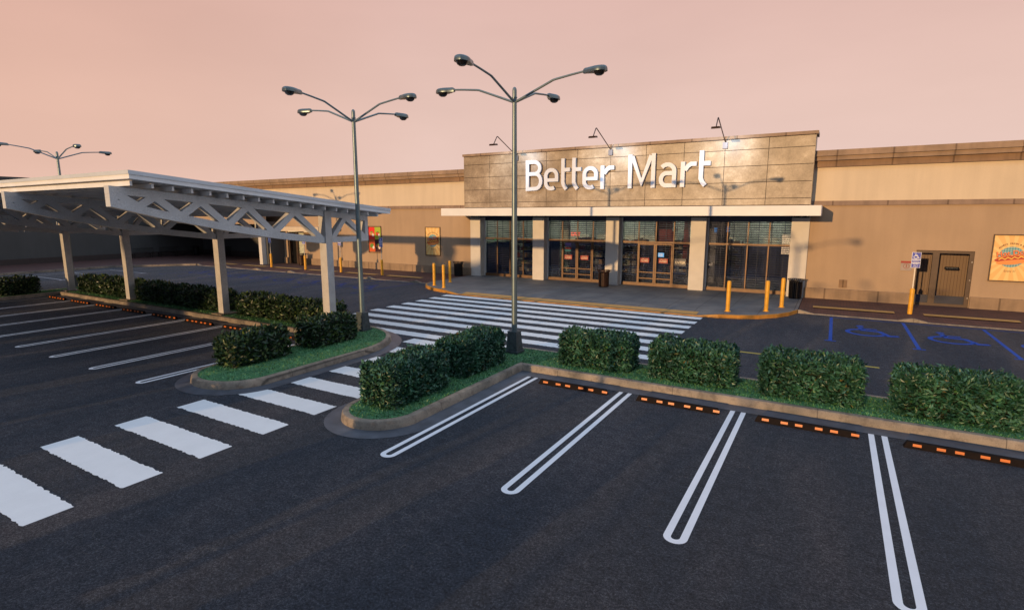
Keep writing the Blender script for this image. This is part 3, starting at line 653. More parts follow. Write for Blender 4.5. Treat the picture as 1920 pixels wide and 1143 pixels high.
zp = [(-21.45, .15), (-18.4, .15), (-17.3, .035), (-4.75, .035), (-3.9, .15), (-1.1, .15)]
xs = sorted(set([a for a, _ in fp]+[a for a, _ in zp]+[-21.45+.4*k for k in range(51)]))
xs = [x for x in xs if x <= -1.12]
pave('entrance_pavement', xs, lambda x: lerp(fp, x), lambda x: lerp(zp, x), 31.5, True, 'pad_concrete', 'yellow_curb')
def bump_z(x, c0):
    d = abs((x-c0+2.015) % 4.03-2.015); return .03+.12*max(0, 1-max(0, d-.04)/.48)
xr = sorted([-1.12+.02]+[-1.0+.1*k for k in range(160)]); xr = [x for x in xr if x < 14]
pave('brick_pavement', xr, lambda x: 26.52, lambda x: bump_z(x, -1.05), 31.0, True, 'brick_paving', 'curb_concrete')
xl = [-47.0+.1*k for k in range(256)]; xl = [x for x in xl if x < -21.452]+[-21.452]
pave('brick_pavement', xl, lambda x: 26.52 if x > -47 else 26.6, lambda x: bump_z(x, -22.8), 31.0 if True else 0, True, 'brick_paving', 'curb_concrete')
mb = MB(); mb.add([(-47.002, 26.6, .146), (-47.002, 34.2, .146), (-59.2, 34.2, .146), (-59.2, -30, .146), (-51.0, -30, .146), (-51.0, 21.6, .146), (-49.3, 23.8, .146), (-47.8, 25.8, .146)], [tuple(range(8))[::-1]])
o = mb.build('brick_pavement', 'brick_paving', fix=False); tag(o, kind='structure')
mb = MB(); pth = [(-51.0, -30), (-51.0, 21.6), (-49.3, 23.8), (-47.8, 25.8), (-47.0, 26.5)]; a, b_ = ribbon(pth, .15)
mb.prism([tuple(p) for p in a]+[tuple(p) for p in b_[::-1]], lambda x, y: (x, y, -.01), lambda x, y: (x, y, .152)); tag(mb.build('kerb', 'curb_concrete'), kind='structure')
mb = MB(); mb.add([(-47.002, 31.0, .146), (-41.0, 31.0, .146), (-41.0, 34.2, .146), (-47.002, 34.2, .146)], [(0, 1, 2, 3)]); tag(mb.build('brick_pavement', 'brick_paving', fix=False), kind='structure')
def strip_on(x0, x1, y0, y1, z=.155, z1=None):
    mb = MB(); mb.add([(x0, y0, z), (x1, y0, z), (x1, y1, z1 or z), (x0, y1, z1 or z)], [(0, 1, 2, 3)]); tag(mb.build('tactile_strip', 'tactile', fix=False), kind='structure')
zz = lambda y: .035+.115*min(1, (y-23.5-.15)/1.25)+.006
strip_on(-17.1, -4.8, 23.70, 24.18, zz(23.70)+.002, zz(24.18)+.002)
z2 = lambda y: .03+.12*min(1, (y-26.52-.15)/1.25)+.005
for k in range(3):
    x = -.57+4.03*k; strip_on(x, x+3.03, 27.6, 28.08, .158, .158)
for k in range(6):
    x = -25.9-4.03*k-.4+.0; strip_on(x, x+3.03, 27.6, 28.08, .158, .158)

# ------------------------------------------------------------------ shop building
sb = empty('shop_building', (-11.2, 30.8, 0)); tag(sb, 'low tan stucco supermarket with stone-clad sign wall, white canopy and four glazed bays', 'building')
def part(name, mat, fn, parent=None, **k):
    mb = MB(); fn(mb); return mb.build(name, mat, parent or sb, world=True, **k)
# right wing, left wing
for (x0, x1) in ((-1.1, 30), (-58.6, -21.36)):
    if x0 > -2:
        lo = part('wall', 'stucco_tan', lambda m: (m.box(x0, 3.30, 30.9, 31.4, 0, 4.7), m.box(3.30, 5.38, 30.9, 31.4, 2.66, 4.7), m.box(5.38, x1, 30.9, 31.4, 0, 4.7)))
    else:
        lo = part('wall', 'stucco_tan', lambda m: (m.box(-38.5, x1, 30.9, 31.4, 0, 4.7), m.box(x0, -38.5, 30.9, 31.4, 3.72, 4.7), m.box(-41.09, -38.5, 30.9, 31.4, 2.9, 3.72), m.box(-41.09, -40.62, 30.9, 31.4, 0, 2.9)))
    part('upper_wall', 'stucco_cream', lambda m: m.box(x0, x1, 30.92, 31.4, 4.7, 7.0), lo)
    part('trim_band', 'trim_band', lambda m: m.box(x0, x1, 30.83, 30.98, 4.69, 4.91), lo)
    part('frieze', 'trim_dark', lambda m: m.box(x0, x1, 30.78, 30.98, 6.50, 6.80), lo)
    part('cornice', 'trim_brown', lambda m: (m.box(x0, x1, 30.62, 31.4, 6.80, 7.0), m.box(x0, x1, 30.52, 31.42, 7.0, 7.09), m.box(x0, x1, 30.56, 31.45, 7.09, 7.27)), lo)
    segs = [(x0, 3.28), (5.40, x1)] if x0 > -2 else [(-38.48, x1), (-41.08, -40.64)]
    part('base_course', 'base_stone', lambda m: [m.box(a, b_, 30.77, 30.95, 0, .66) for a, b_ in segs], lo)
part('roof', 'stucco_shade', lambda m: m.box(-66, 30, 31.46, 60, 6.7, 6.9))
part('back_wall', 'stucco_shade', lambda m: m.box(-66, 30, 60, 60.3, 0, 7))
part('side_wall', 'stucco_tan', lambda m: m.box(29.7, 30.0, 31.41, 60, 0, 6.69))
# left wing, its shade put into the dark stucco colour
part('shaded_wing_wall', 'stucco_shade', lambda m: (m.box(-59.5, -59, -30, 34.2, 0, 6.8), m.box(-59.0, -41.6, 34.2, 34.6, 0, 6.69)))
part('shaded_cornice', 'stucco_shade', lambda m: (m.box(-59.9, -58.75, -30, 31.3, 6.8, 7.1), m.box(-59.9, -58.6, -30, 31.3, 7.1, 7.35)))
part('plinth', 'joint_dark', lambda m: (m.box(-58.998, -58.9, -30, 34.1, 0, .62), m.box(-58.9, -41.6, 34.1, 34.198, 0, .62)))
# recessed walkway: lintel, end pier, soffit
part('walkway_lintel', 'stucco_tan', lambda m: m.box(-58.6, -41.1, 28.9, 29.3, 3.5, 4.6))
part('walkway_roof', 'trim_band', lambda m: m.box(-58.6, -41.05, 28.8, 30.82, 4.6, 4.688))
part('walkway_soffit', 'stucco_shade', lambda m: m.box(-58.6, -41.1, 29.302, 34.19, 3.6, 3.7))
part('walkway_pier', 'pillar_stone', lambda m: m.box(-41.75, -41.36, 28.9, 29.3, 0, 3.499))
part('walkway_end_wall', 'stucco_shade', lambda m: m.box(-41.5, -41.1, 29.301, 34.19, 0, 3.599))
# left entrance with small canopy
dc = part('door_canopy', 'stucco_cream', lambda m: m.box(-40.3, -35.5, 29.9, 30.88, 2.93, 3.30))
for x in (-38.9, -36.9): part('soffit_light', 'soffit_glow', lambda m: m.box(x-.45, x+.45, 30.0, 30.5, 2.905, 2.928), dc)
ent = part('entrance_door', 'brown_frame', lambda m: (m.box(-40.6, -40.48, 31.0, 31.2, .15, 2.88), m.box(-39.62, -39.42, 30.95, 31.2, .15, 2.88), m.box(-38.6, -38.52, 31.0, 31.2, .15, 2.88), m.box(-40.48, -38.6, 31.0, 31.2, 2.78, 2.88)))
part('glass_pane', 'interior_brick', lambda m: m.box(-39.42, -38.6, 31.1, 31.12, .15, 2.78), ent)
part('dark_interior', 'plaque_black', lambda m: m.box(-40.48, -39.62, 31.25, 31.3, .15, 2.78), ent)  # black sheet stands in for the unlit interior behind the opening
# sign wall (fascia): separate stone panels with open joints
FY = 30.1; jx = [-21.38, -19.35, -17.32, -15.29, -13.26, -11.23, -9.20, -7.17, -5.14, -3.11, -1.10]; jz = [4.72, 5.05, 5.85, 6.65, 7.45, 7.98]
core = part('sign_wall', 'joint_dark', lambda m: (m.box(-21.36, -1.12, FY+.03, 31.4, 4.2, 8.0)))
part('stone_cladding', 'stone_panel', lambda m: [m.box(a+.012, b_-.012, FY, FY+.028, c_+.014, d_-.014) for a, b_ in zip(jx, jx[1:]) for c_, d_ in zip(jz, jz[1:])]+[m.box(-1.118, -1.10, FY+.03, 31.4, 4.2, 7.98), m.box(-21.38, -21.362, FY+.03, 31.4, 4.2, 7.98)], core)
part('parapet_cap', 'trim_brown', lambda m: (m.box(-21.44, -1.02, FY-.06, 31.5, 8.0, 8.15)), core)
# canopy
cn = part('canopy', 'canopy_white', lambda m: m.box(-21.93, -.60, 28.3, 30.795, 4.2, 4.665))
part('canopy_soffit', 'navy_shade', lambda m: m.box(-21.35, -1.12, 30.8, 31.5, 4.1, 4.199))
# pillars
pcs = [-21.0, -16.18, -11.27, -6.39, -1.49]
for c_ in pcs:
    part('pillar', 'pillar_stone', lambda m: [m.box(c_-.4, c_+.4, 30.80, 31.56, z0_, z1_) for z0_, z1_ in ((.1, 1.195), (1.205, 2.195), (2.205, 3.195), (3.205, 4.19))]+[m.box(c_-.39, c_+.39, 30.81, 31.5, .1, 4.18)])
# glazed bays
GY = 31.4
def bay(x0, x1, door):
    fr = part('window', 'bronze_frame', lambda m: m.box(x0, x1, GY-.07, GY+.05, .15, .33))
    part('transom', 'bronze_frame', lambda m: m.box(x0, x1, GY-.06, GY+.04, 2.64, 2.74), fr)
    q = [(x0+(x1-x0)*k/4) for k in range(5)]
    for v in q[1:4]: part('mullion', 'bronze_frame', lambda m: m.box(v-.028, v+.028, GY-.05, GY+.03, 2.741, 3.88), fr)
    for v in (q[1:4] if not door else (q[1], q[3])): part('mullion', 'bronze_frame', lambda m: m.box(v-.032, v+.032, GY-.05, GY+.03, .331, 2.639), fr)
    part('header', 'navy_shade', lambda m: m.box(x0, x1, GY-.03, GY+.05, 3.88, 4.19), fr)
    part('side_jamb', 'canopy_white', lambda m: (m.box(x0+.002, x0+.05, GY-.1, GY+.08, .15, 4.19)), fr)
    part('pane', 'glass', lambda m: m.add([(x0+.05, GY, .3), (x1, GY, .3), (x1, GY, 3.9), (x0+.05, GY, 3.9)], [(0, 1, 2, 3)]), fr, fix=False)
    part('security_grille', 'grille_metal', lambda m: [m.box(x0+.05, x1, GY+.17, GY+.19, z-.019, z+.019) for z in [.2+.125*k for k in range(30)]]+[m.box(x0+.05+.62*k, x0+.075+.62*k, GY+.191, GY+.205, .15, 3.9) for k in range(7)], fr)
    if door:
        d = part('double_door', 'bronze_frame', lambda m: (m.box(q[2]-.09, q[2]-.006, GY-.09, GY+.02, .16, 2.62), m.box(q[2]+.006, q[2]+.09, GY-.09, GY+.02, .16, 2.62),
            m.box(q[1]+.042, q[1]+.1, GY-.09, GY+.02, .16, 2.62), m.box(q[3]-.1, q[3]-.042, GY-.09, GY+.02, .16, 2.62),
            m.box(q[1]+.101, q[3]-.101, GY-.085, GY+.01, 2.54, 2.615), m.box(q[1]+.101, q[2]-.091, GY-.075, GY-.01, .92, .98), m.box(q[2]+.091, q[3]-.101, GY-.075, GY-.01, .92, .98),
            m.box(q[1]+.101, q[2]-.091, GY-.075, GY-.01, .56, .62), m.box(q[2]+.091, q[3]-.101, GY-.075, GY-.01, .56, .62), m.box(q[1]+.101, q[3]-.101, GY-.091, GY-.04, .161, .26)), fr)
    return fr
bays = [bay(-20.6, -16.58, False), bay(-15.78, -11.67, True), bay(-10.87, -6.79, True), bay(-5.99, -1.89, False)]
def plate(x, z, w, h, mat, y=GY-.02, name='sign', parent=None, d=.012):
    mb = MB(); mb.box(x-w/2, x+w/2, y-d, y, z-h/2, z+h/2); return mb.build(name, mat, parent, world=bool(parent))
def shopsign(x, z, w, h, mat, txt, size, tm, label, cat='sign', y=GY-.02, sx=.9, bold=.02, group=None, kindname='door_sign'):
    r = empty(kindname, (x, y, z)); tag(r, label, cat, group)
    plate(x, z, w, h, mat, y, 'panel', r)
    for t, dz, s_ in txt: wall_text(t, s_, x, y-.016, z+dz, tm, r, 'lettering', bold, sx)
    return r
G_ = 'red notices on the entrance doors'
for x, lb in ((-14.33, 'red CLOSED notice on the left leaf of the left entrance door'), (-13.24, 'red CLOSED notice on the right leaf of the left entrance door'), (-9.44, 'red CLOSED notice on the left leaf of the entrance door under the second lamp'), (-8.36, 'red CLOSED notice on the right leaf of the door beside the ENTER sign')):
    shopsign(x, 1.64, .52, .27, 'closed_red', [('SORRY WE ARE', .075, .055), ('CLOSED', -.035, .13)], 0, 'sign_cream', lb, group=G_, y=GY-.03)
shopsign(-7.4, 1.6, .64, .40, 'sign_navy', [('ENTER', -.02, .19)], 0, 'sign_cream', 'navy ENTER sign on the pane right of the right-hand doors', y=GY-.03, bold=.03, sx=1.)
o = empty('blue_notice', (-8.5, GY-.03, 1.98)); tag(o, 'small bright blue lit notice above the red notice on the right door', 'sign')
plate(-8.5, 1.98, .34, .24, 'blue_glow', GY-.03, 'panel', o)
mb = MB(); [mb.box(-8.64, -8.40, GY-.047, GY-.043, z, z+.018) for z in (1.92, 1.98, 2.04)]; mb.build('lettering', 'sign_white', o, world=True)
r = empty('opening_hours_sign', (-2.12, GY-.03, 2.7)); tag(r, 'column of small white opening-hours lines in the rightmost shop window', 'sign')
mb = MB(); rr_ = random.Random(4)
for k in range(11):
    z = 3.18-.092*k; x = -2.3
    while x < -1.95: w_ = rr_.uniform(.03, .08); mb.box(x, x+w_, GY-.036, GY-.03, z, z+.05); x += w_+.016
mb.build('lettering', 'sign_white', r, world=True)
r = empty('window_poster', (-14.35, GY-.03, 2.25)); tag(r, 'narrow violet and red paper poster on the left door glass', 'poster')
for z, h, m_ in ((2.42, .30, 'violet'), (2.20, .10, 'food_red'), (2.05, .10, 'teal_goods'), (2.31, .05, 'food_white')): plate(-14.35, z, .40, h-.006, m_, GY-.03, 'print', r)
# big shop letters
SW = .218
def letter(ch, x, y0=5.70):
    mb = MB(); H, X = 1.82, 1.30; h = SW/2; strokes = []
    if ch == 'B': strokes = [[(h, 0), (h, H)], [(SW, H-h), (.62, H-h)]+arc(.62, H-.47, .34, .343, 90, -90, 10)[1:]+[(SW, H-.813)], [(SW, 1.006), (.66, 1.006)]+arc(.66, .567, .37, .439, 90, -90, 10)[1:]+[(SW, h)]]
    if ch == 'e': strokes = [[(.83, .62), (.83, .84)]+arc(.47, .85, .36, .345, 4, 176, 14)+[(.11, .84), (.11, .46)]+arc(.47, .45, .36, .345, 184, 304, 12), [(.215, .605), (.935, .605)]]
    if ch == 't': strokes = [[(h, H), (h, .42), (.20, .22), (.34, .05)], [(SW, 1.17), (.56, 1.17)]]
    if ch == 'r': strokes = [[(h, 0), (h, X)], [(SW, .86), (.36, 1.06), (.52, 1.17), (.80, 1.17)]]
    if ch == 'M': strokes = [[(h, 0), (h, H)], [(1.40, 0), (1.40, H)], [(SW, 1.72), (.7635, .30), (1.272, 1.72)]]
    if ch == 'a': strokes = [arc(.44, .84, .37, .355, 142, 4, 12)+[(.81, .82), (.81, 0)], [(.70, .745), (.44, .745)]+arc(.40, .425, .29, .32, 94, 266, 12)+[(.44, .105), (.70, .105)]]
    for k, s_ in enumerate(strokes):
        a, b_ = ribbon(s_, SW if not (ch == 'e' and k == 1) else .20); d = .0023*k; n = len(a); y1, y2 = FY-.17-d, FY-.045
        vs = [(x+p[0], y1, y0+p[1]) for p in a]+[(x+p[0], y1, y0+p[1]) for p in b_]+[(x+p[0], y2, y0+p[1]) for p in a]+[(x+p[0], y2, y0+p[1]) for p in b_]
        fs = [(0, n, 3*n, 2*n), (n-1, 3*n-1, 4*n-1, 2*n-1)]
        for i in range(n-1): fs += [(i, i+1, n+i+1, n+i), (2*n+i, 3*n+i, 3*n+i+1, 2*n+i+1), (i, 2*n+i, 2*n+i+1, i+1), (n+i, n+i+1, 3*n+i+1, 3*n+i)]
        mb.add(vs, fs)
    return mb.build('sign_letter', 'white_letters', sb, world=True)
for ch, x in (('B', -16.62), ('e', -15.36), ('t', -14.23), ('t', -13.53), ('e', -12.87), ('r', -11.76), ('M', -10.14), ('a', -8.42), ('r', -7.28), ('t', -6.35)): letter(ch, x)
# interior of the shop
ins = part('interior', 'interior_dark', lambda m: (m.box(-21.3, -1.2, 31.7, 44, .05, .12), m.box(-21.36, -21.3, 31.57, 44, .1, 6.6), m.box(-1.2, -1.14, 31.57, 44, .1, 6.6), m.box(-21.3, -1.2, 31.7, 44, 4.55, 4.6)))
part('interior_brick_wall', 'interior_brick', lambda m: (m.box(-21.3, -1.2, 41.0, 41.1, 2.3, 4.55), m.box(-21.9+.62, -20.35, 36, 36.3, .12, 4.5), m.box(-17.6, -16.9, 37, 37.3, .12, 4.5), m.box(-21.299, -21.25, 31.8, 40.9, 2.3, 4.54)), ins)
part('interior_back_wall', 'interior_dark', lambda m: m.box(-21.3, -1.2, 41.0, 41.1, .12, 2.29), ins)
def shelf(x0, x1, y):
    s = part('shelf_unit', 'interior_dark', lambda m: [m.box(x0, x1, y, y+.45, z, z+.04) for z in (.3, .8, 1.3, 1.8, 2.3)]+[m.box(x0, x0+.04, y, y+.45, .12, 2.6), m.box(x1-.04, x1, y, y+.45, .12, 2.6)], ins)
    mb = MB(); rn = random.Random(int(-x0*10))
    for z in (.34, .84, 1.34, 1.84, 2.34):
        x = x0+.05
        while x < x1-.3: w_ = rn.uniform(.12, .3); mb.box(x, x+w_-.02, y+.02, y+.4, z+.001, z+rn.uniform(.15, .4)); x += w_
    g_ = mb.build('goods', 'goods', s, world=True)
shelf(-19.6, -17.8, 33.4); shelf(-16.0, -13.6, 36.2); shelf(-13.0, -10.8, 36.2); shelf(-10.3, -7.6, 38.5); shelf(-7, -5, 37.5)
part('red_partition', 'red_banner', lambda m: (m.box(-10.2, -9.1, 36, 36.1, 2.4, 4.3), m.box(-8.35, -8.0, 36, 36.1, 1.2, 4.3), m.box(-9.0, -8.8, 35.2, 35.3, .8, 3.2)), ins)
part('navy_partition', 'navy_shade', lambda m: m.box(-7.0, -5.45, 35, 35.1, .12, 4.5), ins)
for x, z in ((-6.3, 3.35), (-5.6, 3.4)): part('lit_notice', 'blue_glow', lambda m: m.box(x, x+.16, 34.9, 34.95, z-.16, z+.16), ins)
wall_text('EXIT', .34, -15.15, 34.3, 2.98, 'exit_glow', ins, 'exit_sign', .04)
part('green_indicator', 'green_glow', lambda m: m.box(-21.1, -21.0, 33.4, 33.45, 2.5, 2.62), ins)
part('added_ceiling_light', 'lamp_glow', lambda m: m.box(-20.3, -18.0, 34.0, 34.25, 4.48, 4.54), ins)  # unseen ceiling strips, here and below, added to brighten the interior brick
for x in (-18.5, -13.5, -8.5, -3.8):
    part('added_ceiling_light', 'lamp_glow', lambda m: m.box(x-1.1, x+1.1, 39.3, 39.6, 4.48, 4.54), ins)
# right service door
rd = part('service_door', 'brown_frame', lambda m: (m.box(3.31, 3.40, 30.93, 31.1, .15, 2.65), m.box(5.22, 5.37, 30.93, 31.1, .15, 2.65), m.box(3.40, 5.22, 30.93, 31.1, 2.54, 2.65), m.box(3.92, 4.16, 30.93, 31.1, .15, 2.54), m.box(3.40, 3.92, 30.93, 31.1, .15, .27), m.box(4.16, 5.22, 30.93, 31.1, .15, .27)))
part('plank_panel', 'door_planks', lambda m: (m.box(2.6, 5.9, 32.3, 32.33, .2, 2.9)), rd)
part('kick_panel', 'navy_kick', lambda m: (m.box(3.40, 3.92, 31.0, 31.03, .27, .62), m.box(4.16, 5.22, 31.0, 31.03, .27, .62)), rd)
part('glass_pane', 'glass', lambda m: m.add([(3.40, 31.05, .6), (5.22, 31.05, .6), (5.22, 31.05, 2.54), (3.40, 31.05, 2.54)], [(0, 1, 2, 3)]), rd, fix=False)
part('hinge', 'post_metal', lambda m: [m.box(5.30, 5.34, 30.90, 30.93, z, z+.06) for z in (.55, 1.35, 2.15)], rd)
shopsign(4.66, 1.88, .52, .115, 'plaque_black', [('USE OTHER DOOR', 0, .05)], 0, 'text_grey', 'small black plaque on the wooden service door', y=31.02, sx=1.)
r = empty('warning_notice', (2.98, 30.88, 1.95)); tag(r, 'faded square notice with red top bar on the wall left of the service door', 'sign')
plate(2.98, 1.92, .44, .44, 'sign_grey', 30.89, 'panel', r); plate(2.98, 2.14-.045, .44, .09, 'closed_red', 30.877, 'title_bar', r, .004)
mb = MB(); a, b_ = ribbon(arc(2.98, 1.91, .11, .11, 0, 360, 24), .018); mb.strip(a, b_, lambda x, y: (x, 30.876, y)); mb.box(2.962, 2.998, 30.873, 30.877, 1.85, 1.98); mb.build('symbol', 'prohibit', r, world=True)
r = empty('vent', (.55, 30.89, .93)); tag(r, 'small square louvred vent low on the tan wall right of the black bin', 'vent')
plate(.55, .94, .34, .38, 'trim_dark', 30.9, 'frame', r, .02); mb = MB(); [mb.box(.41, .69, 30.862, 30.879, z, z+.012) for z in [.78+.035*k for k in range(10)]]; mb.build('louvre', 'base_stone', r, world=True)
r = empty('blade_sign', (-34.3, 30.6, 3.12)); tag(r, 'tiny dark blue round sign projecting from the tan wall behind the nearest carport truss', 'sign')
mb = MB(); mb.lathe([(.01, -.1), (.2, -.1), (.3, 0), (.2, .1), (.01, .1)], (-34.3, 30.55, 3.12), 14); mb.build('shade', 'sign_blue', r, world=True); mb = MB(); mb.tube([(-34.3, 30.6, 3.15), (-34.3, 30.9, 3.2)], .02, 8); mb.build('bracket', 'post_metal', r, world=True)

# posters
def frame(r, x, z, w, h, y=30.9):
    mb = MB(); t = .045
    for a in ((x-w/2, x+w/2, z+h/2-t, z+h/2), (x-w/2, x+w/2, z-h/2, z-h/2+t), (x-w/2, x-w/2+t, z-h/2+t, z+h/2-t), (x+w/2-t, x+w/2, z-h/2+t, z+h/2-t)): mb.box(a[0], a[1], y-.05, y, a[2], a[3])
    mb.build('frame', 'brown_frame', r, world=True)
def hot_dog_poster(x, z, label):
    r = empty('hot_dog_poster', (x, 30.88, z)); tag(r, label, 'poster', 'framed hot dog posters'); w, h = 1.36, 2.02; frame(r, x, z, w, h)
    mb = MB(); mb.add([(-w/2+.04, 0, -h/2+.04), (w/2-.04, 0, -h/2+.04), (w/2-.04, 0, h/2-.04), (-w/2+.04, 0, h/2-.04)], [(0, 1, 2, 3)]); mb.build('print', 'poster_rays', r, fix=False)
    def blob(name, mat, pts, y): q = MB(); q.add([(a, y, b_) for a, b_ in pts], [tuple(range(len(pts)))]); return q.build(name, mat, r, fix=False)
    def rot(pts, t, ox=0, oz=0): c, s_ = math.cos(R(t)), math.sin(R(t)); return [(a*c-b_*s_+ox, a*s_+b_*c+oz) for a, b_ in pts]
    blob('disc', 'teal_check', arc(0, .05, .44, .44, 0, 360, 36)[:-1], -.004)
    saus = rot(arc(0, 0, .56, .115, 0, 360, 30)[:-1], 8, 0, -.03); bun = rot(arc(0, 0, .52, .15, 180, 360, 20)+arc(0, 0, .52, .05, 0, 180, 20)[1:-1], 8, .02, -.12)
    blob('bun', 'bun', rot(arc(0, 0, .50, .10, 0, 360, 30)[:-1], 8, 0, .04), -.006); blob('sausage', 'sausage', saus, -.008); blob('bun', 'bun', bun, -.010)
    zg = [(-.42+.84*k/8, .02+(.035 if k % 2 else -.035)) for k in range(9)]; a, b_ = ribbon([Vector(p) for p in rot(zg, 8)], .035); q = MB(); q.strip([tuple(p) for p in a], [tuple(p) for p in b_], lambda u, v: (u, -.012, v-.01)); q.build('mustard', 'mustard', r, fix=False)
    for t, s_, zz_, m_, bo, dy in (('Hot Dog', .285, .20, 'lettering_brown', .05, -.0135), ('Hot Dog', .285, .212, 'lettering_orange', .02, -.0155)):
        wall_text(t, s_, 0, dy, zz_, m_, r, 'lettering', bo, 1., 9, world=False)
    wall_text('Enjoy it!', .13, 0, -.004, -.55, 'lettering_brown', r, 'lettering', 0, .9, 2, world=False)
    T_ = 'ALWAYS FRESH & HOT'
    for i, ch in enumerate(T_):
        if ch == ' ': continue
        a_ = 138-96*i/(len(T_)-1); wall_text(ch, .095, .57*math.cos(R(a_)), -.004, .05+.57*math.sin(R(a_)), 'lettering_brown', r, 'lettering', .03, 1., a_-90, world=False)
hot_dog_poster(-24.72, 2.40, 'framed yellow hot dog poster on the wall left of the shop windows, partly in shadow')
hot_dog_poster(6.60, 2.41, 'framed yellow hot dog poster at the right edge, beside the service door')
r = empty('menu_poster', (-30.35, 30.88, 2.41)); tag(r, 'framed four-colour food poster on the wall behind the left lamp post', 'poster'); frame(r, -30.35, 2.41, 1.36, 2.02)
for x, z, m_, f in ((-30.66, 2.88, 'poster_red', ('food_tan', 'food_white')), (-30.04, 2.88, 'poster_green', ('food_red', 'food_white')), (-30.66, 1.94, 'poster_orange', ('food_green', 'food_white')), (-30.04, 1.94, 'poster_plum', ('food_tan', 'food_white'))):
    q = plate(x, z, .61, .93, m_, 30.885, 'print', r, .01)
    for (dx, dz, rx, rz_, mm, yy) in ((-.02, -.02, .20, .17, f[0], 30.872), (.0, .10, .12, .05, 'food_green', 30.870), (.14, -.14, .10, .12, f[1], 30.868)):
        pb = MB(); pb.add([(a, yy, b_) for a, b_ in arc(x+dx, z+dz, rx, rz_, 0, 360, 18)[:-1]], [tuple(range(18))]); pb.build('food_picture', mm, q, world=True, fix=False)

# floodlights above the shop letters
def flood(x, label):
    r = empty('sign_floodlight', (x, FY, 7.7)); tag(r, label, 'floodlight', 'gooseneck floodlights above the shop letters')
    mb = MB(); mb.box(x-.12, x+.12, FY-.10, FY-.0005, 7.55, 7.86); mb.build('junction_box', 'flood_box', r, world=True)
    mb = MB(); mb.tube([(x, FY-.05, 7.86), (x, 27.95, 8.70), (x, 27.86, 8.74), (x, 27.78, 8.72), (x, 27.42, 8.26)], .026, 8); mb.build('arm', 'flood_bronze', r, world=True, smooth=True)
    mb = MB(); mb.add([(x-.2, 27.25, 8.17), (x+.2, 27.25, 8.17), (x+.2, 27.58, 8.21), (x-.2, 27.58, 8.21), (x-.17, 27.22, 8.26), (x+.17, 27.22, 8.26), (x+.17, 27.55, 8.30), (x-.17, 27.55, 8.30)],
        [(0,3,2,1),(4,5,6,7),(0,1,5,4),(1,2,6,5),(2,3,7,6),(3,0,4,7)]); h = mb.build('lamp_head', 'flood_bronze', r, world=True)
    ld = bpy.data.lights.new('floodlight_beam', 'SPOT'); ld.energy = 330; ld.spot_size = R(100); ld.spot_blend = .85; ld.shadow_soft_size = .2; ld.color = (.74, .86, 1.)
    lo = bpy.data.objects.new('floodlight_beam', ld); COL.objects.link(lo); lo.parent = r; p = Vector((x, 27.75, 8.12)); lo.location = p-r.location
    lo.rotation_euler = (Vector((x, FY, 7.35))-p).to_track_quat('-Z', 'Y').to_euler()
flood(-17.35, 'bronze gooseneck floodlight on the left end of the sign wall'); flood(-11.23, 'bronze gooseneck floodlight over the middle of the sign wall'); flood(-5.14, 'bronze gooseneck floodlight over the end of the shop letters')

# bollards, signs, bins, benches
def bollard():
    r = empty('bollard'); mb = MB(); mb.lathe([(.085, 0), (.085, 1.25), (.078, 1.29), (.05, 1.32), (.01, 1.325)], n=16); mb.build('post', 'bollard_yellow', r, smooth=True)
    mb = MB(); mb.lathe([(.13, 0), (.13, .012), (.09, .02)], n=16); mb.build('base_ring', 'bollard_yellow', r); return r
bo = bollard()
for k, (x, y, lb) in enumerate([(-3.7, 24.6, 'yellow bollard at the right end of the entrance pavement, leftmost of its three'), (-2.28, 25.46, 'yellow bollard between two others, right in front of the last window'), (-1.79, 26.95, 'yellow bollard nearest the black bin by the right pillar'),
        (-20.1, 25.15, 'yellow bollard farthest left on the entrance pavement'), (-18.98, 24.6, 'yellow bollard nearest the crosswalk at the left end of the pavement'), (-20.3, 26.95, 'yellow bollard standing behind the other two at the left end')]):
    o = bo if k == 0 else copy_tree(bo); o.location = (x, y, .15); tag(o, lb, 'bollard', 'yellow bollards on the entrance pavement')
def acc_sign():
    r = empty('accessible_parking_sign'); mb = MB(); mb.lathe([(.088, 0), (.088, 1.0), (.075, 1.05), (.04, 1.08)], n=16); mb.build('sleeve', 'bollard_yellow', r, smooth=True)
    mb = MB(); mb.box(-.022, .022, -.018, .018, 1.05, 2.55); mb.build('post', 'post_tan', r)
    p = MB(); p.box(-.155, .155, -.035, -.0185, 1.93, 2.57); pl = p.build('sign_plate', 'sign_white', r)
    q = MB(); q.box(-.14, .14, -.0375, -.0352, 2.29, 2.555); q.build('blue_field', 'sign_blue', pl); q = MB(); q.box(-.14, .14, -.0375, -.0352, 2.155, 2.25); q.box(-.14, .14, -.0375, -.0352, 1.945, 2.12); q.build('blue_field', 'sign_blue', pl)
    q = MB(); wheelchair(0, 2.425, .21, .23, lambda a, b: (a, -.0395, b), q, .11); q.build('symbol', 'sign_white', pl, fix=False)
    wall_text('PARKING', .062, 0, -.0395, 2.20, 'sign_white', pl, 'lettering', .02, .9, world=False); wall_text('PERMIT', .07, 0, -.0395, 2.08, 'sign_white', pl, 'lettering', .02, .9, world=False); wall_text('ONLY', .07, 0, -.0395, 1.99, 'sign_white', pl, 'lettering', .02, .9, world=False)
    return r
sg = acc_sign()
for k, (x, lb) in enumerate([(2.98, 'blue accessible parking sign on a yellow-sleeved post in front of the service door'), (-26.72, 'blue accessible parking sign between the four-colour poster and the hot dog poster'), (-30.75, 'blue accessible parking sign just left of the left lamp post, seen under the truss'),
        (-34.6, 'blue accessible parking sign beside the bin at the far left entrance'), (-38.65, 'blue accessible parking sign in front of the grey wall of the covered walkway')]):
    o = sg if k == 0 else copy_tree(sg); o.location = (x, 27.75, .155); tag(o, lb, 'parking sign', 'accessible parking signs along the brick pavement')
